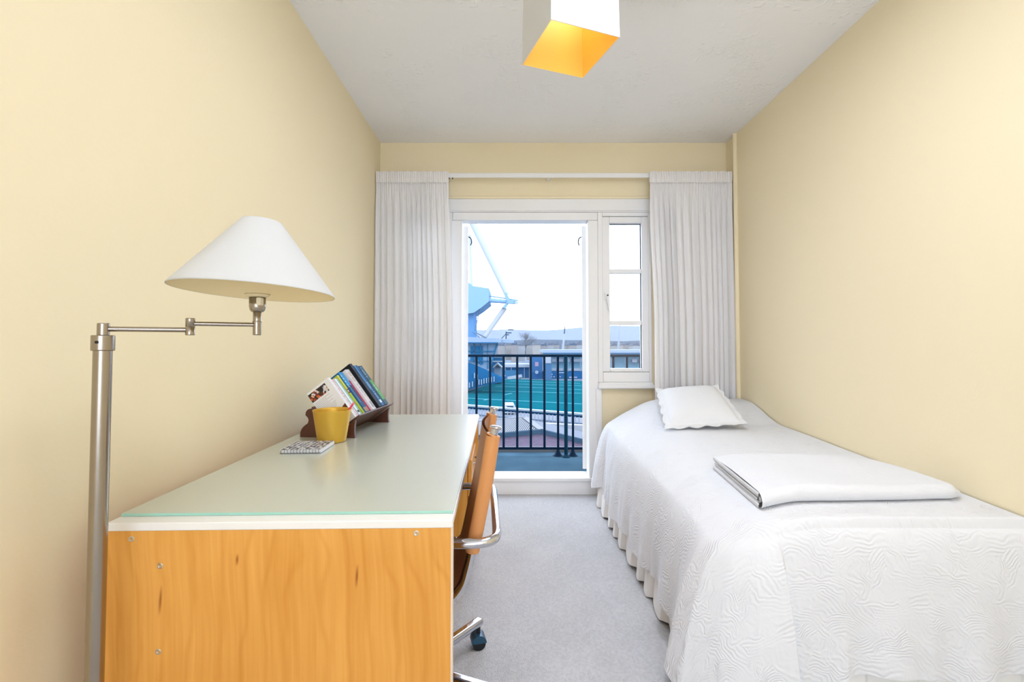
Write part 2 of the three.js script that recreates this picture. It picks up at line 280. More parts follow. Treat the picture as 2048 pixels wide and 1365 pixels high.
    part('castor', [wheel(1), wheel(-1), cyl([c[0], 0.04, c[2]], [c[0], 0.1, c[2]], 0.008)], mBlack, leg, 'black twin-wheel castor');
    part('castor_hood', fork, M(0x24506a, 0.35), leg);
  }
}

// ---------------------------------------------------------------- on the desk
const deskY = 0.7367;
{
  const gold = M(new THREE.Color().setRGB(0.72, 0.44, 0.06), 0.42, { metalness: 0.55 });
  const t = thing('pot', 'golden metal pot holding a pencil beside the book rack', 'pot', [-0.703, deskY, -1.838]);
  part('body', lathe([[0, 0.001], [0.051, 0.001], [0.0535, 0.003], [0.058, 0.03], [0.0715, 0.118], [0.0735, 0.124], [0.0728, 0.1262], [0.0705, 0.125], [0.0685, 0.118], [0.0555, 0.03], [0.052, 0.006], [0, 0.006]], 64), gold, t);
  const p = thing('pencil', 'red pencil leaning out of the golden pot', 'pencil', [-0.703, deskY, -1.838]);
  part('shaft', cyl([-0.005, 0.0125, 0.03], [0.0775, 0.145, -0.012], 0.0042, 0.0042, 6), M(0xe2304f, 0.4), p);
  part('eraser', cyl([0.0775, 0.145, -0.012], [0.0825, 0.153, -0.0145], 0.0044, 0.004, 12), M(0xf07a90, 0.6), p);
}
{
  const c = [-0.7385, deskY, -1.705], t = thing('notebook', 'small spiral notebook with a black and white patterned cover', 'notebook', c, 0.06);
  const cover = (() => {
    const cv = document.createElement('canvas'); cv.width = 256; cv.height = 256; const x = cv.getContext('2d'); x.fillStyle = '#e9eaee'; x.fillRect(0, 0, 256, 256);
    for (let j = 0; j < 9; j++) for (let i = 0; i < 9; i++) { x.fillStyle = ['#22253a', '#3c4058', '#7d8198', '#14161f'][Math.floor(rnd() * 4)]; x.beginPath(); x.ellipse(14 + i * 28 + 5 * rnd(), 14 + j * 28 + 5 * rnd(), 9 + 8 * rnd(), 8 + 7 * rnd(), rnd() * 3, 0, 7); if (rnd() < 0.75) x.fill(); else { x.lineWidth = 3; x.strokeStyle = '#33353f'; x.stroke(); } }
    const tx = new THREE.CanvasTexture(cv); tx.colorSpace = THREE.SRGBColorSpace; return tx;
  })();
  const top = new THREE.BoxGeometry(0.142, 0.0012, 0.148); top.translate(0, 0.0136, 0);
  part('cover', top, M(0xffffff, 0.4, { map: cover }), t);
  part('pages', bx(-0.069, 0.0016, 0.069, 0.071, 0.013, -0.073, 0.0005), M(0xf1f1f2, 0.8), t);
  part('back_cover', bx(-0.071, 0.0002, 0.074, 0.071, 0.0016, -0.074), M(0x8a8c96, 0.5), t);
  for (let k = 0; k < 13; k++) part('spiral_ring', new THREE.TorusGeometry(0.0072, 0.0009, 6, 16).rotateY(Math.PI / 2).translate(-0.064 + k * 0.0107, 0.0076, 0.0735), mNickel, t);
}
// book rack: a V trough along the wall, seen from its end; local x right, y up, -z away
const RK = [-0.73, deskY, -1.925], RT = -5.5 * Math.PI / 180, RA = 37 * Math.PI / 180;
{
  const wood = M(new THREE.Color().setRGB(0.10, 0.032, 0.016), 0.4);
  const t = thing('book_rack', 'dark brown wooden V-shaped book rack standing by the left wall', 'book rack', RK, RT);
  const tilt = (g, a) => { g.rotateZ(a); g.translate(0, 0.0105, 0); return g; };
  part('shelf_board', tilt(bx(-0.006, -0.007, 0.012, 0.142, 0, -0.395, 0.003), RA), wood, t);
  part('rest_board', tilt(bx(-0.007, 0, 0.012, 0, 0.145, -0.395, 0.003), RA), wood, t);
  for (const z of [0.02, -0.365]) {
    const s = new THREE.Shape(); s.moveTo(-0.135, 0); s.lineTo(-0.085, 0); s.quadraticCurveTo(-0.01, 0.004, 0.055, 0); s.lineTo(0.1, 0); s.quadraticCurveTo(0.092, 0.03, 0.1, 0.072); s.lineTo(0.004, 0.002); s.lineTo(-0.086, 0.118); s.quadraticCurveTo(-0.116, 0.116, -0.113, 0.09); s.quadraticCurveTo(-0.092, 0.075, -0.105, 0.055); s.quadraticCurveTo(-0.14, 0.035, -0.135, 0);
    const g = new THREE.ExtrudeGeometry(s, { depth: 0.014, bevelEnabled: true, bevelSize: 0.001, bevelThickness: 0.001, bevelSegments: 1, steps: 1 }); g.translate(0, 0, z - 0.018);
    part('end_board', g, wood, t);
  }
}
function spineTexture(bg, marks, w = 64, h = 512) {
  const cv = document.createElement('canvas'); cv.width = w; cv.height = h; const x = cv.getContext('2d'); x.fillStyle = bg; x.fillRect(0, 0, w, h);
  for (const m of marks) {
    x.fillStyle = m[0];
    if (m[5] === 'text') { let y = m[2] * h; const end = (m[2] + m[4]) * h; while (y < end) { const l = 5 + 11 * rnd(); x.fillRect(m[1] * w, y, m[3] * w * (0.6 + 0.4 * rnd()), l * 0.55); y += l + 2 + (rnd() < 0.2 ? 10 : 0); } } else x.fillRect(m[1] * w, m[2] * h, m[3] * w, m[4] * h);
  }
  const t = new THREE.CanvasTexture(cv); t.colorSpace = THREE.SRGBColorSpace; return t;
}
{
  // thickness, depth (fore-edge to spine), height, cover colour, spine background, spine marks from head to tail, label
  const books = [
    [0.018, 0.122, 0.228, '#efece9', '#efedf0', [['#d9d6dc', 0.2, 0.1, 0.5, 0.7, 'text']], 'white paperback with a food photograph on its cover, nearest in the book rack'],
    [0.012, 0.122, 0.218, '#e9c9d0', '#f0e4e6', [['#c4284e', 0.25, 0.0, 0.55, 0.5, 'text'], ['#b03058', 0.35, 0.55, 0.4, 0.4, 'text']], 'thin white paperback with red lettering on its spine in the book rack'],
    [0.026, 0.125, 0.216, '#c9e0e6', '#d4e8ea', [['#9fc6c9', 0.55, 0.0, 0.45, 1], ['#f4f6f7', 0.05, 0.0, 0.3, 1], ['#2b3035', 0.15, 0.86, 0.6, 0.05]], 'pale turquoise paperback in the book rack'],
    [0.013, 0.13, 0.23, '#c2c940', '#c4cc3a', [['#e6dc6a', 0.1, 0.0, 0.6, 0.35], ['#7a2350', 0, 0.36, 1, 0.1], ['#ffffff', 0.2, 0.38, 0.4, 0.05], ['#9cc43a', 0.2, 0.5, 0.5, 0.45]], 'thin lime yellow book in the book rack'],
    [0.034, 0.135, 0.242, '#1f6fae', '#22507c', [['#2e93cf', 0, 0, 1, 0.33], ['#f2f6fa', 0.08, 0.06, 0.28, 0.3, 'text'], ['#7fb4dd', 0.3, 0.36, 0.2, 0.4, 'text'], ['#1b3c66', 0.5, 0.34, 0.5, 0.4], ['#9c7f66', 0, 0.87, 1, 0.1]], 'thick blue book with white capitals down its spine in the book rack'],
    [0.019, 0.13, 0.19, '#a81f4a', '#b81f50', [['#d03a68', 0.1, 0, 0.35, 1]], 'short crimson book in the book rack'],
    [0.034, 0.14, 0.25, '#ece9ec', '#ebe7ea', [['#b59a6a', 0.15, 0.08, 0.6, 0.22, 'text'], ['#a9aecb', 0.25, 0.36, 0.5, 0.3, 'text'], ['#b0b4c8', 0.3, 0.8, 0.5, 0.14]], 'thick white book with bronze lettering on its spine in the book rack'],
    [0.024, 0.156, 0.272, '#15171c', '#16181f', [['#2a3550', 0.15, 0.05, 0.7, 0.1], ['#32405c', 0.3, 0.3, 0.4, 0.5, 'text']], 'tall black book, its dark cover rising above the others in the book rack'],
    [0.036, 0.157, 0.258, '#1d5f94', '#1b5c92', [['#4f8fc4', 0.0, 0.0, 0.3, 0.6], ['#d7e6f2', 0.35, 0.42, 0.2, 0.4, 'text'], ['#cfe0ee', 0.2, 0.86, 0.6, 0.07], ['#123a5e', 0.75, 0.1, 0.25, 0.9]], 'thick plain blue book in the book rack'],
    [0.034, 0.158, 0.252, '#24505e', '#2c5566', [['#9dbbd6', 0.1, 0.05, 0.5, 0.25, 'text'], ['#57a353', 0.25, 0.38, 0.75, 0.5], ['#eef4ee', 0.4, 0.5, 0.3, 0.14, 'text']], 'teal and green book, farthest in the book rack'],
  ];
  let z = -0.008;
  const cs = Math.cos(RA), sn = Math.sin(RA);
  books.forEach(([th0, d0, h0, cov, sp, marks, label], i) => {
    const th = th0 * 1.12, d = d0 * 0.93, h = h0 * 0.9, t = thing('book', label, 'book', RK, 0, 'books in the wooden rack');
    t.rotation.set(0, RT, RA, 'YXZ'); t.position.y += 0.0107;
    const inside = new THREE.Vector3(0, 0, 0);
    const c = M(cov, 0.55, { specularIntensity: 0.4 }), e = 0.0012, x1 = d;
    const front = bx(0.0005, 0.0008, z, x1, h, z - e), back = bx(0.0005, 0.0008, z - th + e, x1, h, z - th);
    if (i === 0) {
      const cv = document.createElement('canvas'); cv.width = 256; cv.height = 476; const x = cv.getContext('2d'); x.fillStyle = '#f0eeec'; x.fillRect(0, 0, 256, 476);
      x.save(); x.beginPath(); x.rect(0, 20, 205, 88); x.clip(); x.fillStyle = '#2e2424'; x.fillRect(0, 0, 256, 140);
      for (let k = 0; k < 60; k++) { const bx_ = rnd() * 205; x.fillStyle = ['#d9672f', '#b8452c', '#e9b48c', '#57332b', '#1d191b', '#e8ddd6', '#8c3a2a'][Math.floor(rnd() * 7)]; if (bx_ > 150 && rnd() < 0.6) x.fillStyle = ['#dcd6d4', '#3a3a42'][k % 2]; x.beginPath(); x.ellipse(bx_, 20 + rnd() * 88, 6 + rnd() * 13, 5 + rnd() * 10, rnd() * 3, 0, 7); x.fill(); }
      x.restore(); x.fillStyle = '#c2bdba';
      for (let k = 0; k < 14; k++) x.fillRect(14, 130 + k * 15, 120 + 70 * rnd(), 4);
      x.fillStyle = '#6a3a30'; x.beginPath(); x.moveTo(160, 330); x.lineTo(256, 300); x.lineTo(256, 380); x.lineTo(175, 390); x.fill();
      const tx = new THREE.CanvasTexture(cv); tx.colorSpace = THREE.SRGBColorSpace;
      const g = new THREE.BoxGeometry(x1, h, e); g.translate(x1 / 2, h / 2 + 0.0008, z - e / 2);
      part('front_cover', g, M(0xffffff, 0.35, { map: tx }), t, 'white cover with a food photograph and text');
    } else part('front_cover', front, c, t);
    part('back_cover', back, c, t);
    part('pages', bx(0.003, 0.003, z - e, x1 - 0.002, h - 0.003, z - th + e), M(0xe9e4da, 0.85), t);
    const g = new THREE.BoxGeometry(e, h, th); g.translate(x1 + e / 2, h / 2 + 0.0008, z - th / 2);
    part('spine', g, M(0xffffff, 0.55, { specularIntensity: 0.35, map: spineTexture(sp, marks) }), t);
    z -= th + 0.0035;
  });
}

// ---------------------------------------------------------------- floor lamp
{
  const x = -0.8205, z = -0.93, t = thing('floor_lamp', 'brushed nickel swing-arm floor lamp with a white cone shade beside the desk', 'floor lamp', [x, 0, z]);
  part('base', lathe([[0, 0.028], [0.02, 0.028], [0.03, 0.022], [0.125, 0.016], [0.135, 0.01], [0.135, 0], [0, 0]], 56), mNickel, t);
  part('pole', cyl([0, 0.02, 0], [0, 1.112, 0], 0.0155, 0.0155, 40), mNickel, t);
  part('collar', [lathe([[0, 1.108], [0.0185, 1.108], [0.0192, 1.110], [0.0192, 1.1375], [0.0185, 1.139], [0, 1.139]], 48)], mNickel, t);
  part('set_screw', cyl([0.004, 1.125, 0.018], [0.0045, 1.125, 0.0205], 0.003), mBlack, t);
  part('swivel', lathe([[0, 1.138], [0.0098, 1.138], [0.0103, 1.140], [0.0103, 1.162], [0.0098, 1.1635], [0, 1.1635]], 40), mNickel, t);
  const kx = -0.6865 - x, kz = -0.99 - z, sx = -0.5755 - x, sz = -1.05 - z;
  part('lower_arm', cyl([0, 1.152, 0], [kx, 1.152, kz], 0.0052), mNickel, t);
  part('knuckle', [lathe([[0, 1.1405], [0.0085, 1.1405], [0.009, 1.142], [0.009, 1.1585], [0, 1.1585]], 32).translate(kx, 0, kz), lathe([[0, 1.159], [0.009, 1.159], [0.009, 1.1755], [0.0085, 1.177], [0, 1.177]], 32).translate(kx, 0, kz)], mNickel, t);
  part('upper_arm', cyl([kx, 1.1655, kz], [sx, 1.1655, sz], 0.0047), mNickel, t);
  part('stem', lathe([[0, 1.142], [0.0082, 1.142], [0.0087, 1.144], [0.0087, 1.171], [0.0098, 1.172], [0.0098, 1.1735], [0.0087, 1.1745], [0.0087, 1.196], [0, 1.196]], 32).translate(sx, 0, sz), mNickel, t);
  part('lamp_holder', lathe([[0, 1.195], [0.012, 1.195], [0.0155, 1.199], [0.0172, 1.208], [0.0172, 1.2285], [0, 1.2285]], 36).translate(sx, 0, sz), mNickel, t);
  part('switch', bx(sx + 0.008, 1.209, sz + 0.021, sx + 0.018, 1.2265, sz + 0.006, 0.002), M(0xeadfc2, 0.4), t);
  part('shade_ring', lathe([[0.017, 1.2285], [0.020, 1.2285], [0.022, 1.231], [0.025, 1.233], [0.0265, 1.236], [0.017, 1.236]], 36).translate(sx, 0, sz), M(0xe9d9b0, 0.5), t);
  const sh = new THREE.Group(); sh.name = numbered('shade'); sh.position.set(sx - 0.003, 1.24, sz); sh.rotation.set(-0.04, 0, -0.04); t.add(sh);
  const linen = texture(256, 256, (u, v) => 0.5 + 0.25 * Math.sin(u * 6.283 * 64) + 0.25 * Math.sin(v * 6.283 * 64), false, [6, 2]);
  part('shade_outside', lathe([[0.1685, 0.0], [0.169, 0.002], [0.0435, 0.1635], [0.0425, 0.165]], 96), M(0xd3d3d2, 0.85, { bumpMap: linen, bumpScale: 0.0002, side: THREE.DoubleSide }), sh, 'white fabric outside of the shade');
  part('shade_lining', lathe([[0.1675, 0.0004], [0.0425, 0.163]], 96), M(0xf7e3b4, 0.7, { side: THREE.DoubleSide }), sh, 'cream lining of the shade');
  part('bulb', new THREE.SphereGeometry(0.028, 24, 16).scale(1, 1.25, 1).translate(sx, 1.31, sz), M(0xf5f0e4, 0.3), t);
}
// ---------------------------------------------------------------- pendant
{
  const a = Math.atan2(1.39 - 1.311, 0.333 - 0.112), t = thing('pendant_lamp', 'square white box pendant shade with a golden inside hanging from the ceiling', 'pendant lamp', [0.193, 2.07, -1.463], a);
  const s = 0.117, top = 0.111, h = 0.31, th = 0.0025;
  const wall = (o) => { const g = new THREE.CylinderGeometry((top - o) * Math.SQRT2, (s - o) * Math.SQRT2, h, 4, 1, true); g.rotateY(Math.PI / 4); g.translate(0, h / 2, 0); return g.toNonIndexed(); };
  const flat = (g) => { g.computeVertexNormals(); return g; };
  part('shade_outside', flat(wall(0)), M(0xd6d6d6, 0.8, { side: THREE.DoubleSide }), t, 'white outside of the box shade');
  part('shade_lining', flat(wall(th)), M(new THREE.Color().setRGB(0.96, 0.62, 0.13), 0.45, { side: THREE.DoubleSide, specularIntensity: 0.6 }), t, 'golden lining of the box shade');
  const rim = []; for (const [x0, z0, x1, z1] of [[-s, -s, s, -s + th], [-s, s - th, s, s], [-s, -s + th, -s + th, s - th], [s - th, -s + th, s, s - th]]) rim.push(bx(x0, -0.0005, z0, x1, 0.001, z1));
  part('rim', rim, M(0xe9e2d6, 0.6), t);
  part('carrier', [bx(-top, h - 0.03, -0.003, top, h - 0.027, 0.003), bx(-0.003, h - 0.03, -top, 0.003, h - 0.027, top), lathe([[0.02, h - 0.05], [0.026, h - 0.045], [0.026, h - 0.027], [0, h - 0.027]], 24)], M(0xe8dcc0, 0.5), t);
  part('flex', cyl([0, h - 0.03, 0], [0, HC - 2.07, 0], 0.0035, 0.0035, 10), M(0xf0efec, 0.5), t);
  part('ceiling_rose', lathe([[0, HC - 2.07 - 0.03], [0.02, HC - 2.07 - 0.03], [0.04, HC - 2.07 - 0.018], [0.045, HC - 2.07], [0, HC - 2.07]], 32), mWhite, t);
  part('bulb', new THREE.SphereGeometry(0.028, 24, 16).scale(1, 1.3, 1).translate(0, h - 0.115, 0), M(0xfff1dc, 0.3, { emissive: new THREE.Color(1, 0.86, 0.62), emissiveIntensity: 0.9 }), t);
  const glow = new THREE.PointLight(new THREE.Color(1, 0.86, 0.62), 0.013); glow.name = 'pendant_glow'; glow.position.set(0, h - 0.115, 0); glow.castShadow = true; t.add(glow);  // unseen bulb, lit dimly to brighten the golden lining
  part('lamp_holder', lathe([[0, h - 0.09], [0.018, h - 0.09], [0.02, h - 0.05], [0.012, h - 0.035], [0, h - 0.035]], 24), mWhite, t);
}

{
  const t = thing('unseen_ceiling_light', 'unseen white ceiling panel lamp, placed to light bed, desk and floor', 'ceiling lamp', [0.5, HC, -1.24]);  // sits just out of view; lights the bed, desk, floor and curtains
  part('housing', [bx(-0.28, -0.05, -0.7, -0.25, 0, 0.7), bx(0.25, -0.05, -0.7, 0.28, 0, 0.7), bx(-0.25, -0.05, -0.7, 0.25, 0, -0.67), bx(-0.25, -0.05, 0.67, 0.25, 0, 0.7)], mWhite, t);
  part('diffuser', bx(-0.25, -0.045, -0.67, 0.25, -0.035, 0.67), M(0xffffff, 0.6, { emissive: new THREE.Color(1, 1, 1), emissiveIntensity: 0.9 }), t);
}
{
  const t = thing('unseen_uplighter', 'unseen metal floor lamp behind the camera, placed to brighten the ceiling', 'floor lamp', [0.95, 0, 1.7]);  // out of view; its upward light brightens the ceiling
  part('base', lathe([[0, 0.03], [0.13, 0.02], [0.15, 0], [0, 0]], 40), mNickel, t);
  part('pole', cyl([0, 0.02, 0], [0, 1.7, 0], 0.014), mNickel, t);
  part('bowl', lathe([[0, 1.68], [0.1, 1.69], [0.2, 1.74], [0.27, 1.83], [0.275, 1.83], [0.205, 1.73], [0.1, 1.68], [0, 1.67]], 48), mNickel, t);
  part('lamp_disc', lathe([[0, 1.815], [0.25, 1.815], [0.25, 1.81], [0, 1.81]], 48), M(0xffffff, 0.6, { emissive: new THREE.Color(1, 1, 1), emissiveIntensity: 0.9 }), t);
}
// ---------------------------------------------------------------- curtain rail and curtains
{
  const t = thing('curtain_rail', 'flat white curtain rail running above the glazed door', 'curtain rail', [0, 0, 0]);
  part('rail', [bx(-0.98, 2.362, ZB + 0.105, 1.655, 2.396, ZB + 0.092, 0.004)], mWhite, t);
  for (const x of [-0.9, 0.3, 1.6]) part('bracket', bx(x - 0.012, 2.37, ZB + 0.093, x + 0.012, 2.39, ZB, 0.002), mWhite, t);
  for (const x of [-0.445, -0.419]) part('rail_hook', cyl([x, 2.352, ZB + 0.098], [x, 2.362, ZB + 0.098], 0.004), mBlack, t);
  const weave = texture(256, 256, (u, v) => 0.5 + 0.25 * Math.sin(u * 6.283 * 60) + 0.25 * Math.sin(v * 6.283 * 50) , false, [20, 20]);
  const cloth = M(0xf9f6f4, 0.95, { transmission: 0.11, thickness: 0, side: THREE.DoubleSide, specularIntensity: 0.2, bumpMap: weave, bumpScale: 0.0003 });
  const head = M(0xf3efec, 0.95, { transmission: 0.12, thickness: 0, side: THREE.DoubleSide, specularIntensity: 0.2 });
  function drape(name, label, x0t, x1t, x0b, x1b, y0, sd) {
    const c = thing(name, label, 'curtain', [0, 0, 0], 0, 'sheer white curtains'), zc = ZB + 0.118, n = 13;
    const ph = [], am = []; for (let k = 0; k < 40; k++) { ph.push(vnoise(k * 0.7, sd, 64, 64, 71 + sd)); am.push(0.5 + vnoise(k * 0.9, sd + 3, 64, 64, 73 + sd)); }
    const fold = (u, v) => {   // v 0 at head, 1 at hem
      const w = u * n + 0.35 * Math.sin(u * 9 + sd) + 0.5 * v * (vnoise(u * 5, v * 1.5 + sd, 64, 64, 75) - 0.5), i = Math.floor(w), f = w - i, A = lerp(am[i + 5], am[i + 6], f);
      const big = Math.sin(w * 6.283) * 0.017 * A * sm(0, 0.12, v) * (0.75 + 0.5 * v), small = 0.005 * Math.sin(w * 6.283 * 2.7 + 2 * A) * (1 - 0.6 * v), wob = 0.006 * (vnoise(u * 16, v * 5, 64, 64, 77 + sd) - 0.5);
      return big + small + wob;
    };
    const X = (u, v) => lerp(lerp(x0t, x1t, u), lerp(x0b, x1b, u), sm(0, 0.5, v)) + 0.010 * Math.cos((u * n + 0.35 * Math.sin(u * 9 + sd)) * 6.283) * sm(0, 0.15, v);
    part('drop', grid(260, 60, (u, v) => [X(u, v), lerp(2.315, y0, v), zc + 0.012 + fold(u, v)], (u, v) => [u, v * 2]), cloth, c);
    part('heading', [1, -1].map((s) => grid(300, 14, (u, v) => {
      const pl = 0.0035 * Math.abs(Math.sin(u * 90 + 3 * Math.sin(u * 23 + sd))) + 0.002 * Math.sin(u * 211 + sd), b = Math.sin(Math.PI * v);
      return [lerp(x0t, x1t, u), 2.312 + 0.083 * v + 0.003 * Math.sin(u * 60 + sd) * sm(0.7, 1, v), zc + 0.012 + s * (0.004 + 0.007 * b) + pl * (s > 0 ? 1 : 0.3)];
    }, (u, v) => [u, v * 0.1])), head, c, 'gathered heading tape of the curtain');
  }
  drape('curtain', 'sheer white curtain hanging left of the glazed door behind the desk', -0.976, -0.445, -0.972, -0.415, 0.03, 1);
  drape('curtain', 'sheer white curtain hanging right of the side window behind the bed', 1.036, 1.638, 1.068, 1.645, 0.05, 5);
}

// ---------------------------------------------------------------- bed
const bedTop = (X, Z) => 0.508 + 0.048 * (Z - 1.5) + 0.058 * sm(0.66, 1.02, X) + 0.082 * sm(2.8, 3.2, Z) * sm(0.72, 1.12, X) + 0.006 * (fbm(X * 4, Z * 4, 64, 64, 3, 81) - 0.5);
{
  const t = thing('bed', 'single bed with a cream pleated valance along the right wall', 'bed', [0, 0, 0]);
  part('divan', bx(0.665, 0.05, -1.50, 1.655, 0.27, -3.30, 0.02), M(0xe8e2da, 0.9), t);
  part('mattress', bx(0.715, 0.27, -1.56, 1.655, 0.455, -3.30, 0.05), M(0xf0eeea, 0.9), t);
  const val = M(0xf1eeea, 0.9, { side: THREE.DoubleSide });
  // box pleats along the side and the foot
  const pleat = (s, p) => { const q = ((s / p) % 1 + 1) % 1; return q < 0.86 ? 0.005 * Math.sin(q / 0.86 * Math.PI) + 0.021 * q : 0.018 * (1 - (q - 0.86) / 0.14); };
  part('valance', [
    grid(400, 10, (u, v) => { const Z = lerp(3.30, 1.49, u), s = u * 1.81; return [0.653 - (0.35 + 0.65 * v) * 1.5 * pleat(s + 0.03 * Math.sin(u * 20), 0.16) - 0.02 * v, lerp(0.30, 0.012 + 0.006 * Math.sin(s * 40), v), -Z]; }),
    grid(240, 10, (u, v) => { const X = lerp(0.645, 1.655, u), s = u * 1.0; return [X, lerp(0.30, 0.012, v), -1.488 + (0.35 + 0.65 * v) * 1.6 * pleat(s, 0.16) + 0.006 * v]; }),
  ], val, t, 'cream pleated valance');
  const quilt = texture(1024, 1024, (u, v) => {
    const wx = fbm(u * 5, v * 5, 5, 5, 3, 83), wy = fbm(u * 5, v * 5, 5, 5, 3, 87), blob = fbm(u * 7, v * 7, 7, 7, 2, 91), blob2 = fbm(u * 4, v * 4, 4, 4, 2, 95);
    const p1 = Math.sin((v * 34 + 7 * wx) * 6.283), p2 = Math.sin((v * 20 + u * 24 + 8 * wy) * 6.283), p3 = Math.sin((v * 22 - u * 22 + 8 * wx) * 6.283);
    const k = sm(0.42, 0.58, blob), k2 = sm(0.45, 0.6, blob2), r = lerp(lerp(p1, p2, k), p3, k2 * (1 - k)), amp = sm(0.3, 0.55, fbm(u * 9, v * 9, 9, 9, 2, 99));
    return 0.5 + 0.32 * r * (0.25 + 0.75 * amp) + 0.2 * (fbm(u * 60, v * 60, 60, 60, 2, 103) - 0.5);
  }, false, [1 / 0.42, 1 / 0.42]);
  const cloth = M(0xe4e4e6, 0.92, { bumpMap: quilt, bumpScale: 0.0019, side: THREE.DoubleSide, sheen: 0.1, sheenColor: new THREE.Color(0xffffff) });
  // perimeter of the top, from the head along the open side, round the corner, along the foot: s, edge x, edge z, hem x, hem y, hem z, inner z at the wall
  const per = curve([
    [0, 0.715, 3.305, 0.66, 0.16, 3.3102, 3.305], [0.03, 0.71, 3.2865, 0.585, 0.115, 3.2865, 3.2865], [0.07, 0.705, 3.2496, 0.575, 0.112, 3.2422, 3.2496], [0.13, 0.7, 3.2052, 0.6, 0.135, 3.1904, 3.2052],
    [0.19, 0.7, 3.1609, 0.648, 0.16, 3.1461, 3.1609], [0.3, 0.7, 3.0796, 0.632, 0.14, 3.0648, 3.0796], [0.57, 0.695, 2.88, 0.598, 0.13, 2.87, 2.88], [0.95, 0.695, 2.49, 0.596, 0.125, 2.49, 2.49],
    [1.44, 0.7, 2, 0.604, 0.13, 2, 2.05], [1.74, 0.7, 1.7, 0.582, 0.12, 1.665, 1.85], [1.86, 0.705, 1.6, 0.515, 0.055, 1.555, 1.75], [1.92, 0.72, 1.55, 0.535, 0.02, 1.49, 1.7], [1.99, 0.75, 1.52, 0.62, 0.012, 1.43, 1.66],
    [2.06, 0.79, 1.5, 0.74, 0.012, 1.395, 1.63], [2.12, 0.83, 1.492, 0.835, 0.02, 1.385, 1.61], [2.145, 0.845, 1.49, 0.868, 0.03, 1.388, 1.605], [2.165, 0.858, 1.49, 0.862, 0.08, 1.432, 1.6], [2.2, 0.89, 1.487, 0.895, 0.082, 1.432, 1.59],
    [2.34, 1.03, 1.485, 1.03, 0.104, 1.422, 1.55], [2.6, 1.29, 1.485, 1.29, 0.1, 1.425, 1.52], [2.97, 1.658, 1.485, 1.658, 0.107, 1.43, 1.487],
  ]);
  const NT = 70, ND = 56, NS = 520, L = 2.97;
  const g = grid(NS, NT + ND, (u, v) => {
    const s = u * L, [ex, ez, hx, hy, hz, iz] = per(s), k = Math.round(v * (NT + ND));
    if (k <= NT) {
      const q = k / NT, X = lerp(1.658, ex, q), Z = lerp(iz, ez, q), e = Math.hypot(X - ex, Z - ez);
      return [X, bedTop(X, Z) - 0.032 * Math.pow(clamp(1 - e / 0.13), 2), -Z];
    }
    const d = (k - NT) / ND, y0 = bedTop(ex, ez) - 0.032, out = Math.pow(d, 0.62), bulge = 0.03 * Math.sin(Math.PI * Math.pow(d, 0.6));
    const wav = (0.012 * Math.sin(s * 21 + 1.5 * Math.sin(s * 7)) + 0.010 * Math.sin(s * 43 + 2)) * d * d * (s > 1.8 && s < 2.19 ? 0.4 : 0.8) + 0.006 * (fbm(s * 9, d * 5, 64, 64, 3, 107) - 0.5);
    const side = s < 1.86, nx = side ? -1 : s < 2.1 ? lerp(-1, 0, sm(1.86, 2.1, s)) : 0, nz = side ? 0 : s < 2.1 ? lerp(0, -1, sm(1.86, 2.1, s)) : -1, f = wav + bulge * (s > 2.165 ? 0.6 : 1) * 0.5;
    const hem = 0.008 * Math.sin(s * 13 + 1) * (s < 1.7 || s > 2.3 ? 1 : 0.3) * d;
    return [lerp(ex, hx, out) + nx * f, lerp(y0, hy + hem, d), -(lerp(ez, hz, out) + nz * f)];
  }, (u, v) => {   // cloth coordinates in metres, flat as the spread was sewn
    const s = u * L, [ex, ez, hx, hy, hz, iz] = per(s), k = Math.round(v * (NT + ND)), q = k / NT;
    if (k <= NT) return [lerp(1.658, ex, q), lerp(iz, ez, q)];
    const a = sm(1.80, 2.12, s) * Math.PI / 2, d = (k - NT) / ND * 0.46; return [ex - Math.cos(a) * d, ez - Math.sin(a) * d];
  });
  tag(part('bedspread', g, cloth, scene), 'white quilted bedspread draped over the bed down to its valance', 'bedspread');
  // folded throw: five layers with rounded front fold, open at the left end
  const fold = thing('throw', 'folded white throw lying across the foot half of the bedspread', 'blanket', [0, 0, 0]);
  const tm = M(0xe2e2e4, 0.93, { bumpMap: quilt, bumpScale: 0.0007 });
  // cross-sections run from back to front (q 0..1); every sheet follows the top of the bed
  const sheet = (sect, nq, x0, x1) => grid(70, nq, (u, v) => {
    const [f, y] = sect(v), lx = lerp(0.868, 0.893, f) + x0, rx = lerp(1.60, 1.53, f) + x1, e = sm(0.93, 1, u), X = lerp(lx, rx, u), Z = lerp(lerp(1.592, 1.622, u), lerp(2.02, 1.965, u), f) + e * 0.02 * (1 - f);
    return [X, bedTop(X, Z) + 0.002 + y * (1 - 0.45 * e * e) + 0.0035 * (y / 0.05) * Math.sin(u * 6 + f * 4), -Z];
  }, (u, v) => [u * 0.7, v]);
  const loop = (yb, yt, f0, fr) => (v) => {   // outline of one flat sheet with a round front at f0, back at 1
    const h = (yt - yb) / 2, m = (yt + yb) / 2;
    if (v < 0.4) return [lerp(1, f0 + fr, v / 0.4), yt];
    if (v < 0.6) { const a = (v - 0.4) / 0.2 * Math.PI; return [f0 + fr - fr * Math.sin(a), m + h * Math.cos(a)]; }
    return [lerp(f0 + fr, 1, (v - 0.6) / 0.4), yb];
  };
  part('outer_fold', [sheet(loop(0, 0.056, 0, 0.075), 90, 0, 0), sheet(loop(0.017, 0.039, 0.045, 0.03), 90, 0, 0)], M(0xe2e2e4, 0.93, { bumpMap: quilt, bumpScale: 0.0007, side: THREE.DoubleSide }), fold);
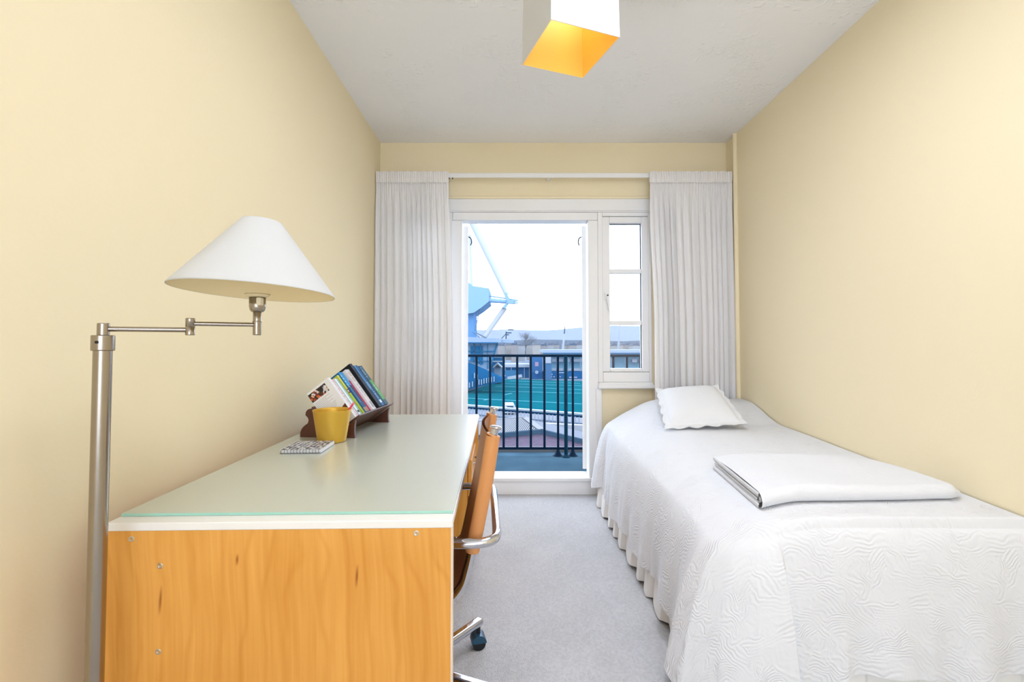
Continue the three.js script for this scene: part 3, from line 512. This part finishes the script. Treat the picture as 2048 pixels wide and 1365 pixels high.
  // the two thicknesses of the outer fold are closed at the left end by their cut edges
  const band = (yb, yt, f0, x) => grid(8, 60, (u, v) => { const f = lerp(f0, 1, v), lx = lerp(0.868, 0.893, f) + x, Z = lerp(1.592, 2.02, f), a = u * Math.PI; return [lx - 0.004 * Math.sin(a), bedTop(lx, Z) + 0.002 + lerp(yb, yt, 0.5 - 0.5 * Math.cos(a)), -Z]; }, (u, v) => [u * 0.02, v * 0.43]);
  part('edge', [band(0.0, 0.0165, 0.05, 0), band(0.0395, 0.0545, 0.05, 0)], tm, fold);
  part('inner_fold', [sheet(loop(0.019, 0.037, 0.09, 0.02), 60, 0.006, -0.01), band(0.019, 0.0275, 0.1, 0.006), band(0.0285, 0.037, 0.1, 0.008)], M(0xe2e2e4, 0.93, { side: THREE.DoubleSide }), fold);
  // pillow with a scalloped flange leaning on the bump of the bolster under the spread
  const P0 = new THREE.Vector3(1.148, 0.645, -2.70), up = new THREE.Vector3(0.067, 0.178, -0.45), rt = new THREE.Vector3(0.40, 0.026, 0.0), nn = rt.clone().cross(up).normalize(), C = P0.clone().addScaledVector(up, 0.5);
  const pil = thing('pillow', 'small white pillow with a scalloped edge at the head of the bed', 'pillow', C.toArray());
  const side = (s) => grid(110, 110, (a, b) => {
    const u = 2 * (s > 0 ? a : 1 - a) - 1, v = 2 * b - 1, U = Math.sign(u) * Math.pow(Math.abs(u), 0.95), r = Math.max(Math.abs(u), Math.abs(v)), ang = Math.abs(u) > Math.abs(v) ? v : u;
    const sc = sm(0.86, 1, r) * 0.05 * (Math.abs(Math.sin(ang * Math.PI * 2.5)) - 0.6), core = clamp(1 - Math.pow(Math.abs(u) / 0.86, 4)) * clamp(1 - Math.pow(Math.abs(v) / 0.86, 4));
    const k = 1 + sc, hgt = s > 0 ? 0.004 + 0.062 * Math.pow(Math.max(core, 0), 0.55) : -0.03 * Math.pow(Math.max(core, 0), 0.6), edge = sm(0.86, 1, r) * 0.003 * Math.sin(ang * 13 + 1) * (s > 0 ? 1 : 1);
    const taper = 1 - 0.06 * v;
    return rt.clone().multiplyScalar(0.56 * U * k * taper).addScaledVector(up, 0.52 * v * k).addScaledVector(nn, hgt + edge).toArray();
  }, (a, b) => [a * 0.4, b * 0.48]);
  part('pillowcase', [side(1), side(-1)], M(0xeaeaeb, 0.92, { bumpMap: quilt, bumpScale: 0.0006, side: THREE.DoubleSide }), pil);
}

// ---------------------------------------------------------------- balcony
{
  const stain = texture(512, 512, (u, v) => { const n = fbm(u * 6, v * 6, 6, 6, 5, 111), k = 0.5 + 0.5 * (n - 0.5); return [0.53 * (0.7 + 0.6 * k), 0.72 * (0.75 + 0.5 * k), 0.84 * (0.78 + 0.44 * k)].map(shown); }, true, [1 / 1.2, 1 / 1.2]);
  struct('balcony_floor', bx(-3.2, -0.15, ZB - 0.22, 4.2, 0.09, -4.50), M(0xffffff, 0.6, { specularIntensity: 0, map: stain }));
  struct('balcony_kerb', [bx(-3.2, 0.09, -4.44, 4.2, 0.125, -4.50), bx(-3.2, -0.2, -4.5, 4.2, 0.125, -4.53)], MO(0xeff4fa, 0.7, {}, 1));
  const t = thing('balcony_railing', 'dark blue iron railing of upright bars along the balcony edge', 'railing', [0, 0, 0]);
  part('top_rail', bx(-3.1, 1.006, -4.285, 4.1, 1.03, -4.315, 0.004), mRail, t);
  part('bottom_rail', bx(-3.1, 0.148, -4.29, 4.1, 0.17, -4.31, 0.003), mRail, t);
  for (let k = -22; k <= 30; k++) {
    const x = -0.303 + 0.1265 * k + (k > 6 ? 0.012 : 0), long = k === 6;
    if (x < -3 || x > 4) continue;
    part('baluster', cyl([x, 0.16, -4.3], [x, 1.01, -4.3], 0.011, 0.011, 12), mRail, t);
  }
  for (const x of [-2.0, 0.455, 0.592, 3.2]) { part('foot', [cyl([x, 0.088, -4.3], [x, 0.16, -4.3], 0.012, 0.012, 12), lathe([[0.055, 0.088], [0.035, 0.1], [0.02, 0.125], [0.013, 0.145], [0, 0.15]], 20).translate(x, 0, -4.3)], mRail, t); }
  part('post', [cyl([0.522, 0.088, -4.24], [0.522, 1.015, -4.24], 0.0165, 0.0165, 14), lathe([[0.042, 0.088], [0.024, 0.1], [0.016, 0.12], [0, 0.125]], 20).translate(0.522, 0, -4.24)], M(0x0f3346, 0.5, { specularIntensity: 0.1 }), t);
}

// ---------------------------------------------------------------- beyond the balcony: yard, pitch, stands, town, hills
const G = -9.9;
const grain = (lo, hi, n, s, size) => texture(256, 256, (u, v) => { const k = fbm(u * n, v * n, n, n, 4, s), a = hex(lo), b = hex(hi); return a.map((q, i) => shown(lerp(q, b[i], k), i)); }, true, [1 / size, 1 / size]);
struct('ground', bx(-400, G - 1, -6, 400, G, -420), M(0xffffff, 0.9, { specularIntensity: 0, map: grain(0x9fb6cf, 0xc9d8e8, 12, 121, 14) }));
struct('courtyard', slab([[-20, -44], [30, -38], [40, -62], [-22, -82]], G, G + 0.05), MO(0xd5dce8, 0.9, {}, 1));
{
  const grass = M(0xffffff, 0.95, { specularIntensity: 0, map: grain(0x02899c, 0x109cae, 8, 131, 26) }), f = structGroup('sports_pitch');
  part('turf', slab([[-14.7, -87.4], [60, -47.4], [62, -124], [-0.48, -147.4]], G, G + 0.1), grass, f);
  const line = MO(0x7fd0dd, 0.9);
  for (const [a, b] of [[[-8.371, -94.284], [13.377, -85.242]], [[-6.283, -109.438], [16.312, -103.871]], [[-3.412, -121.129], [8.49, -116.963]], [[5.641, -118.319], [17.567, -111.836]], [[-2.544, -130.421], [19.26, -122.584]], [[0.302, -139.332], [20.071, -130.421]], [[-4.922, -90.928], [-3.844, -93.422]], [[-0.982, -100.796], [0.675, -103.871]], [[-9.093, -104.939], [-7.311, -107.141]]]) {
    const d = [b[0] - a[0], b[1] - a[1]], l = Math.hypot(...d), n = [-d[1] / l * 0.22, d[0] / l * 0.22];
    part('pitch_marking', slab([[a[0] + n[0], a[1] + n[1]], [a[0] - n[0], a[1] - n[1]], [b[0] - n[0], b[1] - n[1]], [b[0] + n[0], b[1] + n[1]]].reverse(), G + 0.1, G + 0.12), line, f);
  }
}
{
  const t = thing('perimeter_fence', 'low white railing along the near side of the pitch', 'fence', [0, 0, 0]);
  const A = [-16, -77.5], B = [58, -37.6], n = 150, P = (k) => [lerp(A[0], B[0], k), lerp(A[1], B[1], k)];
  const run = (y0, y1, w) => bar([A[0], G + (y0 + y1) / 2, A[1]], [B[0], G + (y0 + y1) / 2, B[1]], y1 - y0, w);
  part('top_rail', run(1.35, 1.65, 0.25), MO(0xdff1fa, 0.6), t);
  part('board', run(1.0, 1.32, 0.12), MO(0x0e4a72, 0.7), t, 'dark blue strip under the rail');
  const posts = []; for (let k = 0; k <= n; k++) { const [x, z] = P(k / n); posts.push(bx(x - 0.07, G, z - 0.07, x + 0.07, G + 1.1, z + 0.07)); }
  part('picket', posts, MO(0xc4d0e2, 0.8), t, null, 'stuff');
  part('lower_rail', run(0.05, 0.3, 0.1), MO(0xa8bad2, 0.8), t);
}
{
  const c = [0.08, -10.001, -74], t = thing('van', 'white van parked beyond the slatted roof beside the pitch fence', 'van', [c[0], G + 0.05, c[2]], 0.05); t.scale.setScalar(0.8);
  part('body', prism([[-1.1, 0.35], [1.1, 0.35], [1.1, 1.35], [0.8, 1.9], [-0.8, 1.9], [-1.1, 1.3]], 2, 4, 0.05), MO(0xe9eef5, 0.4), t);
  part('window', prism([[-0.7, 1.3], [0.7, 1.3], [0.6, 1.7], [-0.6, 1.7]], 2.08, 0.05), MO(0x274f74, 0.3), t);
  for (const x of [-0.95, 0.95]) for (const z of [1.2, -1.4]) part('wheel', cyl([x - 0.1, 0.33, z], [x + 0.1, 0.33, z], 0.32), mBlack, t);
}
// brick outbuilding below the balcony: gable towards us, low ridge going away
{
  const t = thing('outbuilding', 'brick outbuilding with a low gable and a white slatted roof below the balcony', 'building', [0, 0, 0]);
  const brick = texture(512, 256, (u, v) => { const r = Math.floor(v * 16), x = u * 8 + (r % 2) * 0.5, fx = x - Math.floor(x), fy = v * 16 - r, m = fx < 0.05 || fy < 0.14, k = cell(Math.floor(x) % 8, r, 141); return (m ? [0.86, 0.85, 0.93] : [0.78 + 0.10 * k, 0.67 + 0.08 * k, 0.80 + 0.06 * k]).map(shown); }, true, [1 / 2.0, 1 / 1.2]);
  const a = [2.809, -6.268, -40], l = [-2.506, -6.74, -40], r = [6.263, -7.083, -40];
  const sl = (a[1] - l[1]) / (a[0] - l[0]), sr = (a[1] - r[1]) / (r[0] - a[0]), xl = a[0] - 14, yl = a[1] - 14 * sl, xr = a[0] + 9, yr = a[1] - 9 * sr, D = 6.6, sh = -1.2;
  part('gable_wall', prism([[xl, G], [xr, G], [xr, yr - 0.1], [a[0], a[1] - 0.1], [xl, yl - 0.1]], -40, 0.4), M(0xffffff, 0.9, { specularIntensity: 0, map: brick }), t, 'brick gable wall');
  part('coping', [bar([a[0], a[1] - 0.1, -39.95], [xl, yl - 0.1, -39.95], 0.34, 0.5), bar([a[0], a[1] - 0.1, -39.95], [xr, yr - 0.1, -39.95], 0.34, 0.5)], MO(0x5f7f98, 0.8, {}, 1), t, 'grey coping along the gable');
  const roof = (x1, y1, dx, n, m, name, lab) => part(name, grid(2, 2, (u, v) => [lerp(a[0], x1, u) + (lerp(sh, sh + dx, u)) * v, lerp(a[1], y1, u) - 0.05, -40.2 - D * v]), m, t, lab);
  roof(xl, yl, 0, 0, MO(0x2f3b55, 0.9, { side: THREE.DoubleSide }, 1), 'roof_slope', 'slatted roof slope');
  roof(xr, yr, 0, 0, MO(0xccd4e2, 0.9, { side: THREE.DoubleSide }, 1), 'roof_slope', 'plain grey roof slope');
  const slats = [];   // slats run nearly front to back, each cut off at the ridge
  for (let x = xl + 0.2; x < a[0] - 0.4; x += 0.19) {
    const v = Math.min(1, (a[0] - 0.4 - x) / (0.18 * D - sh)), at = (q) => [x + 0.18 * D * q, a[1] + 0.03 - sl * (a[0] + sh * q - x - 0.18 * D * q), -40.2 - D * q];
    slats.push(bar(at(0), at(v), 0.105, 0.03));
  }
  part('roof_slat', slats, MO(0xeef1f7, 0.8, {}, 1), t, 'white slats of the roof', 'stuff');
  part('ridge', [bar([a[0], a[1] + 0.02, -40.2], [a[0] + sh, a[1] + 0.02, -40.2 - D], 0.5, 0.12), bar([a[0] + sh, a[1], -40.2 - D], [xl + sh, yl, -40.2 - D], 0.3, 0.3)], MO(0xeaedf3, 0.8, {}, 1), t);
}
// low wall beyond the outbuilding
tag(part('boundary_wall', [bar([-14, G + 0.9, -62], [30, G + 0.9, -50], 1.0, 0.3)], MO(0xe3e8f0, 0.8), scene), 'long pale wall between the outbuilding and the fence', 'wall');
// main stand at the left
{
  const t = thing('main_stand', 'pale blue stadium stand with masts and a glazed front at the left of the pitch', 'stadium stand', [0, 0, 0]);
  const pale = MO(0xa6ccf4, 0.7, {}, 2.0), mid = MO(0x7db0e4, 0.7, {}, 2.0), ghost = MO(0xe6ebf4, 0.8, {}, 1.9), steel = MO(0x7d93ad, 0.6), Z = 110;
  const pol = (list, z, d) => prism(list.map((p) => [p[0], p[1]]), z, d);
  part('roof_box', pol([[-16.564, 17.197, -110], [-9.96, 16.354, -110], [-8.758, 15.27, -110], [-4.798, 14.668, -110], [-4.794, 11.542, -110], [-6.709, 9.981, -110], [-8.503, 8.781, -110], [-16.521, 7.582, -110]].reverse(), -Z, 14), pale, t);
  part('stair_tower', pol([[-16.831, 9.653, -112], [-8.537, 9.653, -112], [-8.52, 2.093, -112], [-16.797, 2.093, -112]].reverse(), -112, 10), mid, t);
  part('roof_boom', [cyl([-5.08, 11.879, -111], [1.572, 11.395, -111], 0.55, 0.45, 12), cyl([-5.081, 12.971, -111], [2.056, 11.879, -111], 0.16, 0.16, 8)], pale, t);
  part('mast', cyl([-0.484, 13.214, -111], [-9.974, 33.34, -111], 0.6, 0.95, 12), ghost, t, 'leaning upper mast');
  part('strut', cyl([-0.976, 10.142, -112], [-6.816, 1.85, -112], 0.6, 0.6, 12), MO(0xeceff4, 0.8), t, 'pale lower strut');
  part('mast_joint', [pol([[-1.325, 13.642, -110.5], [-0.602, 13.642, -110.5], [0.12, 12.193, -110.5], [0, 11.228, -110.5], [-0.842, 9.901, -110.5], [-1.685, 10.021, -110.5], [-0.482, 11.469, -110.5]].reverse(), -110.3, 1.2), pol([[-0.479, 11.903, -110], [2.157, 11.903, -110], [2.157, 11.602, -110], [0.959, 11.482, -110], [2.157, 11.302, -110], [2.157, 11.002, -110], [-0.479, 11.062, -110]].reverse(), -110, 0.6)], pale, t);
  part('cable', [cyl([-7.011, 9.941, -111], [-8.208, 4.498, -111], 0.1, 0.1, 6), cyl([-7.253, 9.82, -111], [-8.337, 8.125, -111], 0.1, 0.1, 6), cyl([-8.932, 4.257, -111], [-6.998, 2.808, -111], 0.1, 0.1, 6), cyl([-7.966, 4.015, -111], [-5.309, 2.688, -111], 0.13, 0.13, 6), ], steel, t);
  part('guy', cyl([-9.768, 28.311, -113], [-9.181, 15.285, -113], 0.3, 0.3, 8), MO(0xc9d8ec, 0.7, {}, 2.6), t, 'pale vertical guy');
  part('canopy', [pol([[-15.901, 2.963, -106], [-9.564, 2.963, -106], [-1.728, 2.387, -106], [-1.728, 1.581, -106], [-15.894, 1.35, -106]].reverse(), -106, 16), pol([[-1.728, 2.387, -106], [1.152, 2.156, -106], [1.152, 1.523, -106], [-1.728, 1.581, -106]].reverse(), -106.5, 10)], MO(0xbdd2ee, 0.7), t, 'flat canopy roof');
  part('canopy_edge', pol([[-15.866, 1.695, -105.8], [-2.529, 1.695, -105.8], [-2.529, 1.465, -105.8], [-15.865, 1.465, -105.8]].reverse(), -105.7, 0.4), MO(0x2f7fb4, 0.6), t);
  part('facade', pol([[-16.194, 1.355, -108], [-2.816, 1.472, -108], [-3.869, -1.927, -108], [-5.037, -4.969, -108], [-16.176, -2.629, -108]].reverse(), -108, 3), MO(0xa7cdec, 0.5), t, 'glazed facade');
  for (const [x0, x1, y1] of [[941, 949, 722], [951, 961, 727], [962, 966, 729]]) part('facade_panel', pol([[-122.169, 83.889, -108].slice(0, 0).length ? 0 : 0].length ? [[(x0 - 1018) / 920 * 107.8, 1.12 + (690 - 692) / 920 * 107.8], [(x1 - 1018) / 920 * 107.8, 1.12 + (690 - 692) / 920 * 107.8], [(x1 - 1018) / 920 * 107.8, 1.12 + (690 - y1) / 920 * 107.8], [(x0 - 1018) / 920 * 107.8, 1.12 + (690 - y1) / 920 * 107.8]].reverse() : [], -107.7, 0.3), MO(0x2387bd, 0.4), t, 'deep blue glazing');
  part('facade_bar', [bar([-9.69, -0.397, -107.5], [-3.386, -0.397, -107.5], 0.25, 0.2), bar([-9.684, -2.612, -107.5], [-4.2, -2.728, -107.5], 0.25, 0.2), bar([-8.176, 1.354, -107.5], [-8.166, -3.078, -107.5], 0.2, 0.2), bar([-6.658, 1.354, -107.5], [-6.649, -3.66, -107.5], 0.2, 0.2), bar([-5.023, 1.354, -107.5], [-5.014, -4.475, -107.5], 0.2, 0.2), bar([-2.687, 1.47, -107.5], [-4.548, -4.475, -107.5], 0.4, 0.3)], MO(0x3b86b4, 0.6), t);
  part('terrace', pol([[-17.835, -2.49, -104], [-9.367, -3.054, -104], [-7.108, -3.955, -104], [-4.286, -5.193, -104], [-1.579, -6.431, -104], [-1.578, -7.218, -104], [-4.283, -7.892, -104], [-17.793, -10.699, -104]].reverse(), -104, 4), MO(0x1f78b0, 0.8), t, 'deep blue terrace of seats');
  for (let k = 0; k < 12; k++) { const b = [[952, 768], [958, 766], [963, 766], [968, 764], [973, 763], [978, 762], [983, 761], [988, 760], [945, 770], [939, 772], [949, 753], [955, 756]][k]; const x = (b[0] - 1018) / 920 * 103.5, y = 1.12 + (690 - b[1]) / 920 * 103.5; part('rail_post', bx(x - 0.09, y - 0.4, -103.4, x + 0.12, y + 0.75, -103.7), MO(0xb8d8ef, 0.7), t); }
}
{
  const t = thing('pitch_boards', 'deep blue perimeter boards with a white top along the left edge of the pitch', 'perimeter board', [0, 0, 0]);
  const a = [-15.4, -88.5], b = [-1.2, -147.2];
  part('board', bar([a[0], G + 0.55, a[1]], [b[0], G + 0.55, b[1]], 1.1, 0.2), MO(0x1666b4, 0.6), t);
  part('cap', bar([a[0], G + 1.2, a[1]], [b[0], G + 1.2, b[1]], 0.2, 0.3), MO(0xcfe6f6, 0.6), t);
  const w = thing('white_hoarding', 'white hoarding panel at the far left corner of the pitch', 'hoarding', [0, 0, 0]);
  part('panel', [bar([-0.475, -9.48, -146], [4.116, -8.691, -146], 0.9, 0.3)], MO(0xe3eef7, 0.6), w);
  part('support', [bar([0, -9.502, -146.3], [0, -10.451, -146.3], 0.2, 0.2), bar([3.49, -8.869, -146.3], [3.489, -10.293, -146.3], 0.2, 0.2)], mRail, w);
}
// far stand along the right
const R = (x0, y0, x1, y1, z, d) => bx((x0 - 1018) / 920 * z, 1.12 + (690 - y1) / 920 * z, -z, (x1 - 1018) / 920 * z, 1.12 + (690 - y0) / 920 * z, -z - d);
{
  const t = thing('far_stand', 'long low stadium stand with a pale roof and white bands beyond the pitch', 'stadium stand', [0, 0, 0]);
  const white = MO(0xdbe7f6, 0.6), blue = MO(0x6fa6cf, 0.7), deep = MO(0x1a6fae, 0.7);
  part('roof', R(1086, 700, 1420, 706, 150, 14), MO(0xd3e1f4, 0.7), t);
  part('roof_edge', R(1086, 706, 1420, 709, 149.8, 1), MO(0x4f86ad, 0.6), t);
  part('back_wall', R(1098, 709, 1420, 745, 156, 2), MO(0x9ad0ea, 0.7, {}, 2.2), t);
  for (const [x0, x1, y0, y1] of [[1104, 1112, 718, 724], [1114, 1126, 718, 724], [1130, 1140, 718, 724], [1145, 1164, 718, 724], [1220, 1228, 718, 724], [1264, 1274, 719, 725], [1278, 1290, 719, 725], [1104, 1112, 737, 742], [1114, 1126, 737, 742], [1130, 1142, 737, 742], [1147, 1163, 737, 742]]) part('box_front', R(x0, y0, x1, y1, 153, 1), white, t, 'white box front');
  for (const x of [1092, 1113, 1136, 1160, 1190, 1222, 1250, 1285, 1320]) part('column', R(x, 706, x + 1.2, 750, 151, 0.3), MO(0xa6c4de, 0.6), t);
  part('lower_tier', R(1086, 744, 1420, 762, 149, 5), deep, t, 'deep blue lower tier');
  for (const [x0, x1, y0, y1] of [[1093, 1096, 752, 757], [1098, 1100, 753, 755], [1102, 1104, 753, 755], [1107, 1109, 753, 755], [1114, 1116, 753, 755], [1119, 1121, 753, 755], [1131, 1134, 752, 756], [1138, 1143, 754, 756], [1147, 1154, 754, 756], [1094, 1105, 748, 750], [1090, 1100, 744.5, 746], [1118, 1130, 745, 746.5]]) part('lettering', R(x0, y0, x1, y1, 148.8, 0.2), white, t, 'white lettering block');
}
{
  const t = thing('scoreboard', 'white scoreboard on a blue block left of the far stand', 'scoreboard', [0, 0, 0]);
  part('screen', R(1088, 714, 1102, 727, 142, 1), MO(0xe2e8f2, 0.5), t);
  part('block', R(1088, 727, 1103, 765, 142.2, 3), MO(0x5f93c4, 0.7), t);
  const k = thing('club_block', 'blue kiosk with a round white sign in the far corner of the pitch', 'kiosk', [0, 0, 0]);
  part('block', R(1062, 714, 1085, 763, 148, 4), MO(0x4b88c4, 0.7), k);
  part('sign', cyl([8.903, -7.698, -147.9], [8.884, -7.681, -147.6], 0.55, 0.55, 24), MO(0xd9e6f4, 0.5), k, 'round white sign');
  part('emblem', [R(1070, 724.5, 1077, 733, 147.9, 0.2)], MO(0xe3c3d8, 0.5), k, 'pale pink emblem panel');
  part('base', R(1062, 745, 1085, 763, 147.8, 0.3), MO(0x2373b4, 0.7), k);
  const s = thing('corner_stand', 'deep blue terrace under a white roof in the far left corner of the pitch', 'stadium stand', [0, 0, 0]);
  part('roof', R(1008, 729, 1060, 735, 153, 10), MO(0xdbe8f4, 0.7), s);
  part('terrace', R(1004, 735, 1060, 764, 154, 6), MO(0x1c78b8, 0.8), s);
  part('front', R(1008, 741, 1036, 757, 153, 1), MO(0x4f97c6, 0.7), s);
  for (const x of [1010, 1022, 1034, 1048, 1058]) part('post', R(x, 735, x + 1.2, 763, 153.4, 0.2), MO(0xbcd6ea, 0.6), s);
  const h = thing('gabled_hut', 'small pale gabled hut beside the main stand', 'hut', [0, 0, 0]);
  part('wall', prism([[-3.904, -6.944, -120], [-1.952, -7.463, -120], [-1.953, -4.606, -120], [-2.93, -3.696, -120], [-3.906, -4.606, -120]], -120, 4), MO(0xa9c3dd, 0.7), h);
  part('roof', [bar([-4.019, -4.712, -119.5], [-2.918, -3.676, -119.5], 0.25, 5), bar([-2.918, -3.676, -119.5], [-1.815, -4.712, -119.5], 0.25, 5)], MO(0xd7e2ee, 0.7), h);
  const b = thing('service_block', 'low blue service building behind the gabled hut', 'building', [0, 0, 0]);
  part('wall', R(982, 716, 1006, 764, 128, 5), MO(0x2c7fb4, 0.7), b); part('roof', R(981, 722, 1007, 724.5, 127.8, 6), MO(0xd3e4f2, 0.7), b); part('fascia', R(981, 713, 1006, 716, 127.9, 5), MO(0x9fc3e0, 0.7), b);
}
// town behind: rows of houses, each its own thing
{
  const walls = [0xc9c6c2, 0xd3cdc4, 0xbdb6b2, 0xcfd2d4].map((c) => MO(c, 0.8)), roofs = [0x7d8a9a, 0x8a8f9c, 0x6f7f95, 0x99a0a8].map((c) => MO(c, 0.8));
  const spots = [[1003, 706, 14, 250], [1017, 703, 12, 262], [1029, 706, 13, 240], [1043, 705, 14, 255], [1060, 704, 12, 270], [1073, 706, 15, 235], [1088, 702, 13, 280], [1101, 700, 12, 290], [1113, 700, 11, 300], [1133, 701, 13, 260], [1146, 701, 14, 250], [1158, 702, 12, 265], [1228, 701, 12, 260], [1246, 702, 11, 300], [1258, 701, 12, 275], [1272, 701, 13, 250], [1286, 702, 13, 262]];
  const wheres = ['beyond the canopy of the main stand', 'left of the bare tree', 'close under the bare tree', 'behind the bare tree', 'right of the bare tree', 'above the blue kiosk', 'left of the scoreboard', 'above the scoreboard', 'left of the thin white pylon', 'right of the thin white pylon', 'midway along the far stand roof', 'by the open right door leaf', 'at the left edge of the side window', 'beside the leaning pylon, side window', 'in the middle of the side window', 'right of the middle of the side window', 'at the right edge of the side window'];
  spots.forEach(([px, by, w, z], i) => {
    const k = z / 920, X = (px - 1018) * k, y0 = 1.12 + (690 - by) * k - 5, hw = w * k / 2, h = (by - 691.5 + (i % 3) * 0.7) * k, rise = (3.0 + (i % 2)) * k;
    const t = thing('house', `${['pale', 'cream', 'grey', 'whitish'][i % 4]} far house with a slate roof ${wheres[i]}`, 'house', [X, y0, -z], 0, 'houses beyond the ground');
    part('wall', bx(-hw, 0, 0, hw, 5 + h, -8), walls[i % 4], t);
    part('roof', prism([[-hw - 0.3, 5 + h], [hw + 0.3, 5 + h], [hw * 0.72, 5 + h + rise], [-hw * 0.72, 5 + h + rise]], 0.2, 8.4), roofs[(i * 3) % 4], t);
    part('chimney', bx(hw * 0.4, 5 + h + rise * 0.6, -3, hw * 0.4 + 0.9, 5 + h + rise + 0.9, -4), roofs[(i + 2) % 4], t);
  });
}
{
  const t = thing('bare_tree', 'leafless spreading tree above the far houses', 'tree', [0, 0, 0]), c = [6.091, -2.939, -170], y0 = c[1];
  const twig = [], bark = MO(0x8f8b86, 0.9);
  const grow = (p, d, l, r, n) => {
    const q = p.map((v, i) => v + d[i] * l); twig.push(cyl(p, q, r, r * 0.7, 5, false)); if (!n) return;
    const m = n > 3 ? 3 : n > 1 ? 3 : 2;
    for (let k = 0; k < m; k++) { const e = [d[0] * 0.8 + (rnd() - 0.5) * 1.3, d[1] * 0.8 + (rnd() - 0.15) * 0.55, d[2] * 0.8 + (rnd() - 0.5) * 1.1], L = Math.hypot(...e); grow(q, e.map((v) => v / L), l * (0.78 + 0.3 * rnd()), r * 0.62, n - 1); }
  };
  part('trunk', cyl([c[0], y0, c[2]], [c[0], y0 + 1.7, c[2]], 0.3, 0.24, 8), bark, t);
  grow([c[0], y0 + 1.6, c[2]], [0.02, 1, 0], 1.35, 0.17, 6);
  part('branches', twig, bark, t, null, 'stuff');
}
{
  const t = thing('pylon', 'thin white pylon with a dark tip behind the far stand, seen through the open door', 'pylon', [0, 0, 0]);
  part('shaft', cyl([19.847, -1.279, -170], [20.424, 5.185, -170], 0.42, 0.3, 10), MO(0xdfe4ee, 0.7), t); part('tip', cyl([20.405, 5, -170], [20.711, 7.959, -170], 0.26, 0.12, 8), MO(0x5f6f86, 0.7), t);
  const s = thing('pylon', 'thin leaning white pylon behind the far stand, seen through the side window', 'pylon', [0, 0, 0]);
  part('shaft', cyl([40.248, -1.279, -170], [41.255, 10.366, -170], 0.36, 0.16, 10), MO(0xd3dbe8, 0.7), s);
  const a = thing('aerial', 'dark television aerial on the canopy of the main stand', 'aerial', [0, 0, 0]), dk = MO(0x4f6478, 0.6);
  part('pole', cyl([-0.704, 2.469, -108], [-0.646, 4.172, -108], 0.14, 0.14, 6), dk, a);
  for (const [x0, x1, y] of [[1016, 1027, 660], [1013, 1023, 666], [1013, 1018, 670]]) part('boom', cyl([-122.169, 83.889, -108].map((v, i) => [(x0 - 1018) / 920 * 108, 1.12 + (690 - y) / 920 * 108, -108][i]), [(x1 - 1018) / 920 * 108, 1.12 + (690 - y) / 920 * 108, -108], 0.14, 0.14, 6), dk, a);
  part('stay', cyl([-1.761, 2.587, -108], [-0.705, 3.702, -108], 0.1, 0.1, 6), dk, a);
}
{
  const pts = []; for (let k = 0; k <= 60; k++) { const x = lerp(-900, 1100, k / 60), b = 66 + 12 * fbm(k * 0.22, 3, 64, 64, 4, 151) - 6 + 14 * sm(150, 420, x) - 10 * sm(-100, -500, x); pts.push([x, b]); }
  struct('hills', prism([[-900, -60], [1100, -60], ...pts.reverse()], -2000, 300), MO(0x42525e, 1, {}, 1));
  const near = []; for (let k = 0; k <= 40; k++) near.push([lerp(-400, 500, k / 40), 5 + 8 * fbm(k * 0.3, 7, 64, 64, 4, 157)]);
  struct('hills', prism([[-400, -30], [500, -30], ...near.reverse()], -900, 100), MO(0x42525e, 1, {}, 1));
}

renderer.render(scene, camera);
